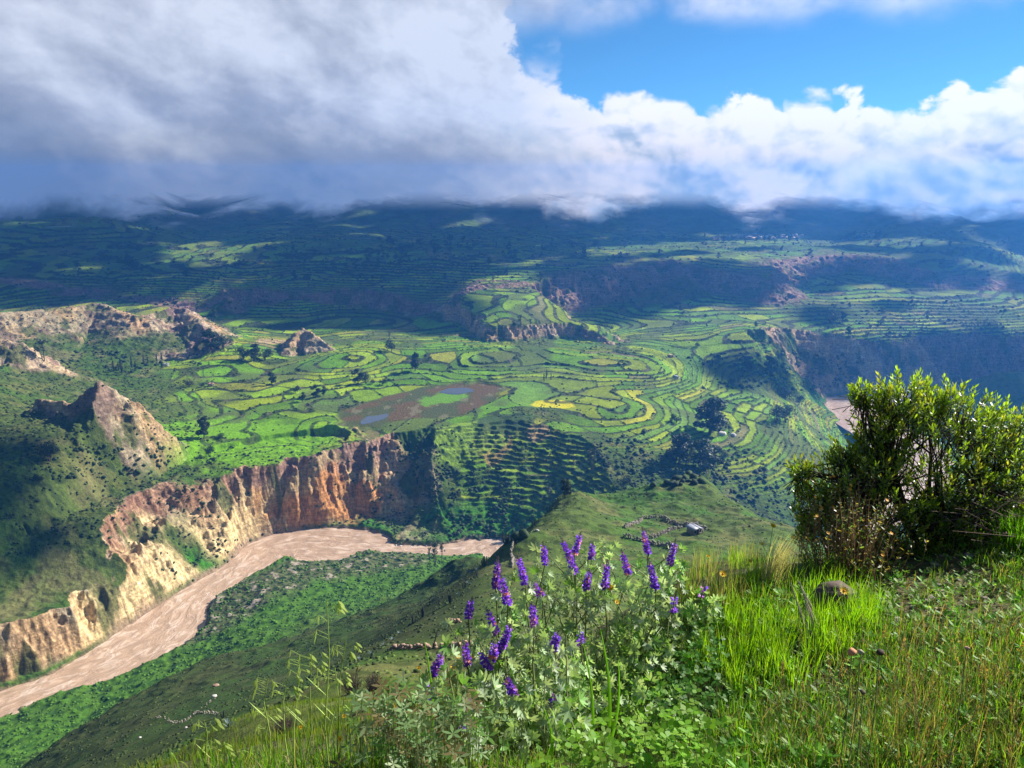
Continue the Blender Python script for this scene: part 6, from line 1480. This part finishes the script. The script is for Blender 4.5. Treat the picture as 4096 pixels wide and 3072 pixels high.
def rock():
    b = hits([(840, 611)])[0]; r = np.random.default_rng(3); s = 50*mpp(b)*0.5; v, f = ico(4)
    n = np.sign(v)*np.abs(v)**0.75; v = n.copy(); v[:, 2] = np.where(v[:, 2] > 0, v[:, 2]*0.95*(1-0.55*np.abs(v[:, 0]+0.12)), v[:, 2]*0.4)
    for k in range(9):
        d = unit(r.normal(size=3)); h = 0.62+0.2*r.random(); q = v@d; v = v-np.clip(q-h, 0, None)[:, None]*d
    v = v*(1+0.03*np.sin(v[:, [0]]*17+v[:, [1]]*11)); o = mesh_np('rock', v*np.array([1, 0.7, 0.82])*s, f, M_ROCK, smooth=False); o.location = (b[0], b[1]+0.04, b[2]+s*0.38); o.rotation_euler = (0.0, 0.1, 0.3); tag(o, label='brown pointed rock with orange lichen sitting in the bright grass', cat='rock')
    L_ = []; rr2 = random.Random(12)
    for i in range(26): L_.append((rr2.triangular(870, 1000, 930), rr2.uniform(552, 622), rr2.uniform(3, 13)))
    P = patch_hits(L_)
    for (u, v_, w), p in zip(L_, P):
        V = []; Fq = []; s = w/F*3.3*0.5; lump(*ico(2), r, V, Fq, (0, 0, 0), s, (1.2, 0.9, 0.3)); o = mesh_np('path_stone', np.vstack(V), np.vstack(Fq), M_FLAT); o.location = (p[0], p[1], p[2]+s*0.08); tag(o, label='flat pale stone trodden into the earth beside the leafy shrub', cat='stone', group='flat stones by the shrub')
def patch_hits(L_): 
    return hits([(u, v) for u, v, w in L_])
rock()
def bent_straw():
    r = np.random.default_rng(2); b = hits([(772, 588)])[0]; n = 240; R0 = np.array(b)+r.normal(size=(n, 3))*np.array([0.025, 0.03, 0]); 
    o = blades('straw_tuft', np.zeros((n, 3))+(R0-b), r.uniform(0.18, 0.30, n), r.uniform(0.0012, 0.002, n), mixcol(r, n, [(0.52,0.44,0.28),(0.42,0.36,0.20),(0.62,0.54,0.38)]), M_GRASS, 5, 0.9, 7, azim=r.normal(size=n)*0.25, label='x')
    o.location = b; tag(o, label='pale straw tuft bent over to the right in front of the wildflower bush', cat='grass tuft')
    V = []; Q = []; bb = hits([(812, 640)])[0]
    for i in range(7):
        s = np.array([r.normal()*0.02, r.normal()*0.03, 0]); e = s+np.array([-0.03-0.03*r.random(), 0.06, r.uniform(0.10, 0.24)]); m = (s+e)/2+r.normal(size=3)*0.01; tube(V, Q, s, m, 0.0032, 0.003, 5); tube(V, Q, m, e, 0.003, 0.002, 5)
    for i in range(6): s = np.array([r.normal()*0.05, r.normal()*0.04, 0.01]); tube(V, Q, s, s+np.array([r.uniform(-.12, .12), 0.03, 0.02]), 0.003, 0.002, 5)
    o = mesh_np('dead_stalks', np.vstack(V), np.vstack(Q), plain_mat('bleached_stalk', (0.50, 0.42, 0.34), 0.85, 0.3, 30)); o.location = bb; tag(o, label='bleached broken plant stalks left of the brown rock', cat='dead stalks')
    # broad grass blades close to the lens
    for i, (tu, tv, bu, d, w, lab) in enumerate([(600,628,606,2.2,0.012,'broad bright grass leaf standing right of the pink tinged lupin'),(582,640,590,2.2,0.010,'broad bright grass leaf left of the tallest broad one'),(618,660,604,2.1,0.010,'broad grass leaf leaning right in the lower middle'),(542,705,548,1.9,0.011,'short wide grass leaf in the bottom centre'),(424,640,428,2.0,0.009,'dark broad grass leaf at the left of the clump'),(440,735,446,1.8,0.010,'wide grass leaf at the bottom by the brown weeds')]):
        T = PD(tu, tv, d); G = PD(bu, 775, d); G[2] = float(gz([G[0]], [G[1]])[0]); V = []; k = 9; t = np.linspace(0, 1, k); L3 = G+(T-G)*t[:, None]+np.array([0.02, 0, 0])*np.sin(t*3.1)[:, None]; ww = w*(1-t**2.2)*0.5+0.0006
        VV = np.stack([L3-np.array([1, 0.3, 0])*ww[:, None], L3+np.array([0, 0.0015, 0]), L3+np.array([1, 0.3, 0])*ww[:, None]], 1).reshape(-1, 3); q = [(3*j+a, 3*j+a+1, 3*j+a+4, 3*j+a+3) for j in range(k-1) for a in (0, 1)]
        o = mesh_np('broad_grass_leaf', VV-G, np.array(q), M_BROAD); o.location = G; tag(o, label=lab, cat='grass leaf', group='broad grass leaves among the lupins')
M_BROAD = leaf_mat('broad_blade', (0.17, 0.38, 0.03), 0.55, 0.4)
bent_straw()
def seed_grass():
    r = np.random.default_rng(33); P = patch(110, [(800,720),(880,660),(900,620),(960,640),(1030,590),(1030,800),(780,800)], None, 61, 0.05); V = []; Q = []; SV = []; SQ = [[], []]; col = []
    for p in P:
        h = r.uniform(0.10, 0.34); t = p+np.array([r.normal()*0.05, r.normal()*0.04, h]); m = (p+t)/2+np.array([r.normal()*0.01, 0, 0]); tube(V, Q, p, m, 0.0009, 0.0008, 3); tube(V, Q, m, t, 0.0008, 0.0006, 3); ax = unit(t-m)
        c = np.array([(0.16,0.19,0.06),(0.26,0.20,0.10),(0.36,0.22,0.09)][r.integers(3)])
        for k in range(16): e = unit(ax+r.normal(size=3)*0.35); quad_leaf(SV, SQ, t-ax*0.05*r.random(), e, perp(e, r), 0.009, 0.0028); col += [tuple(c*r.uniform(0.7, 1.3))]*6
    tag(mesh_np('seed_grass_stems', np.vstack(V), np.vstack(Q), M_DRYST), kind='stuff'); tag(finish('seed_grass_heads', SV, SQ, M_CLOV, None, col), kind='stuff')
seed_grass()
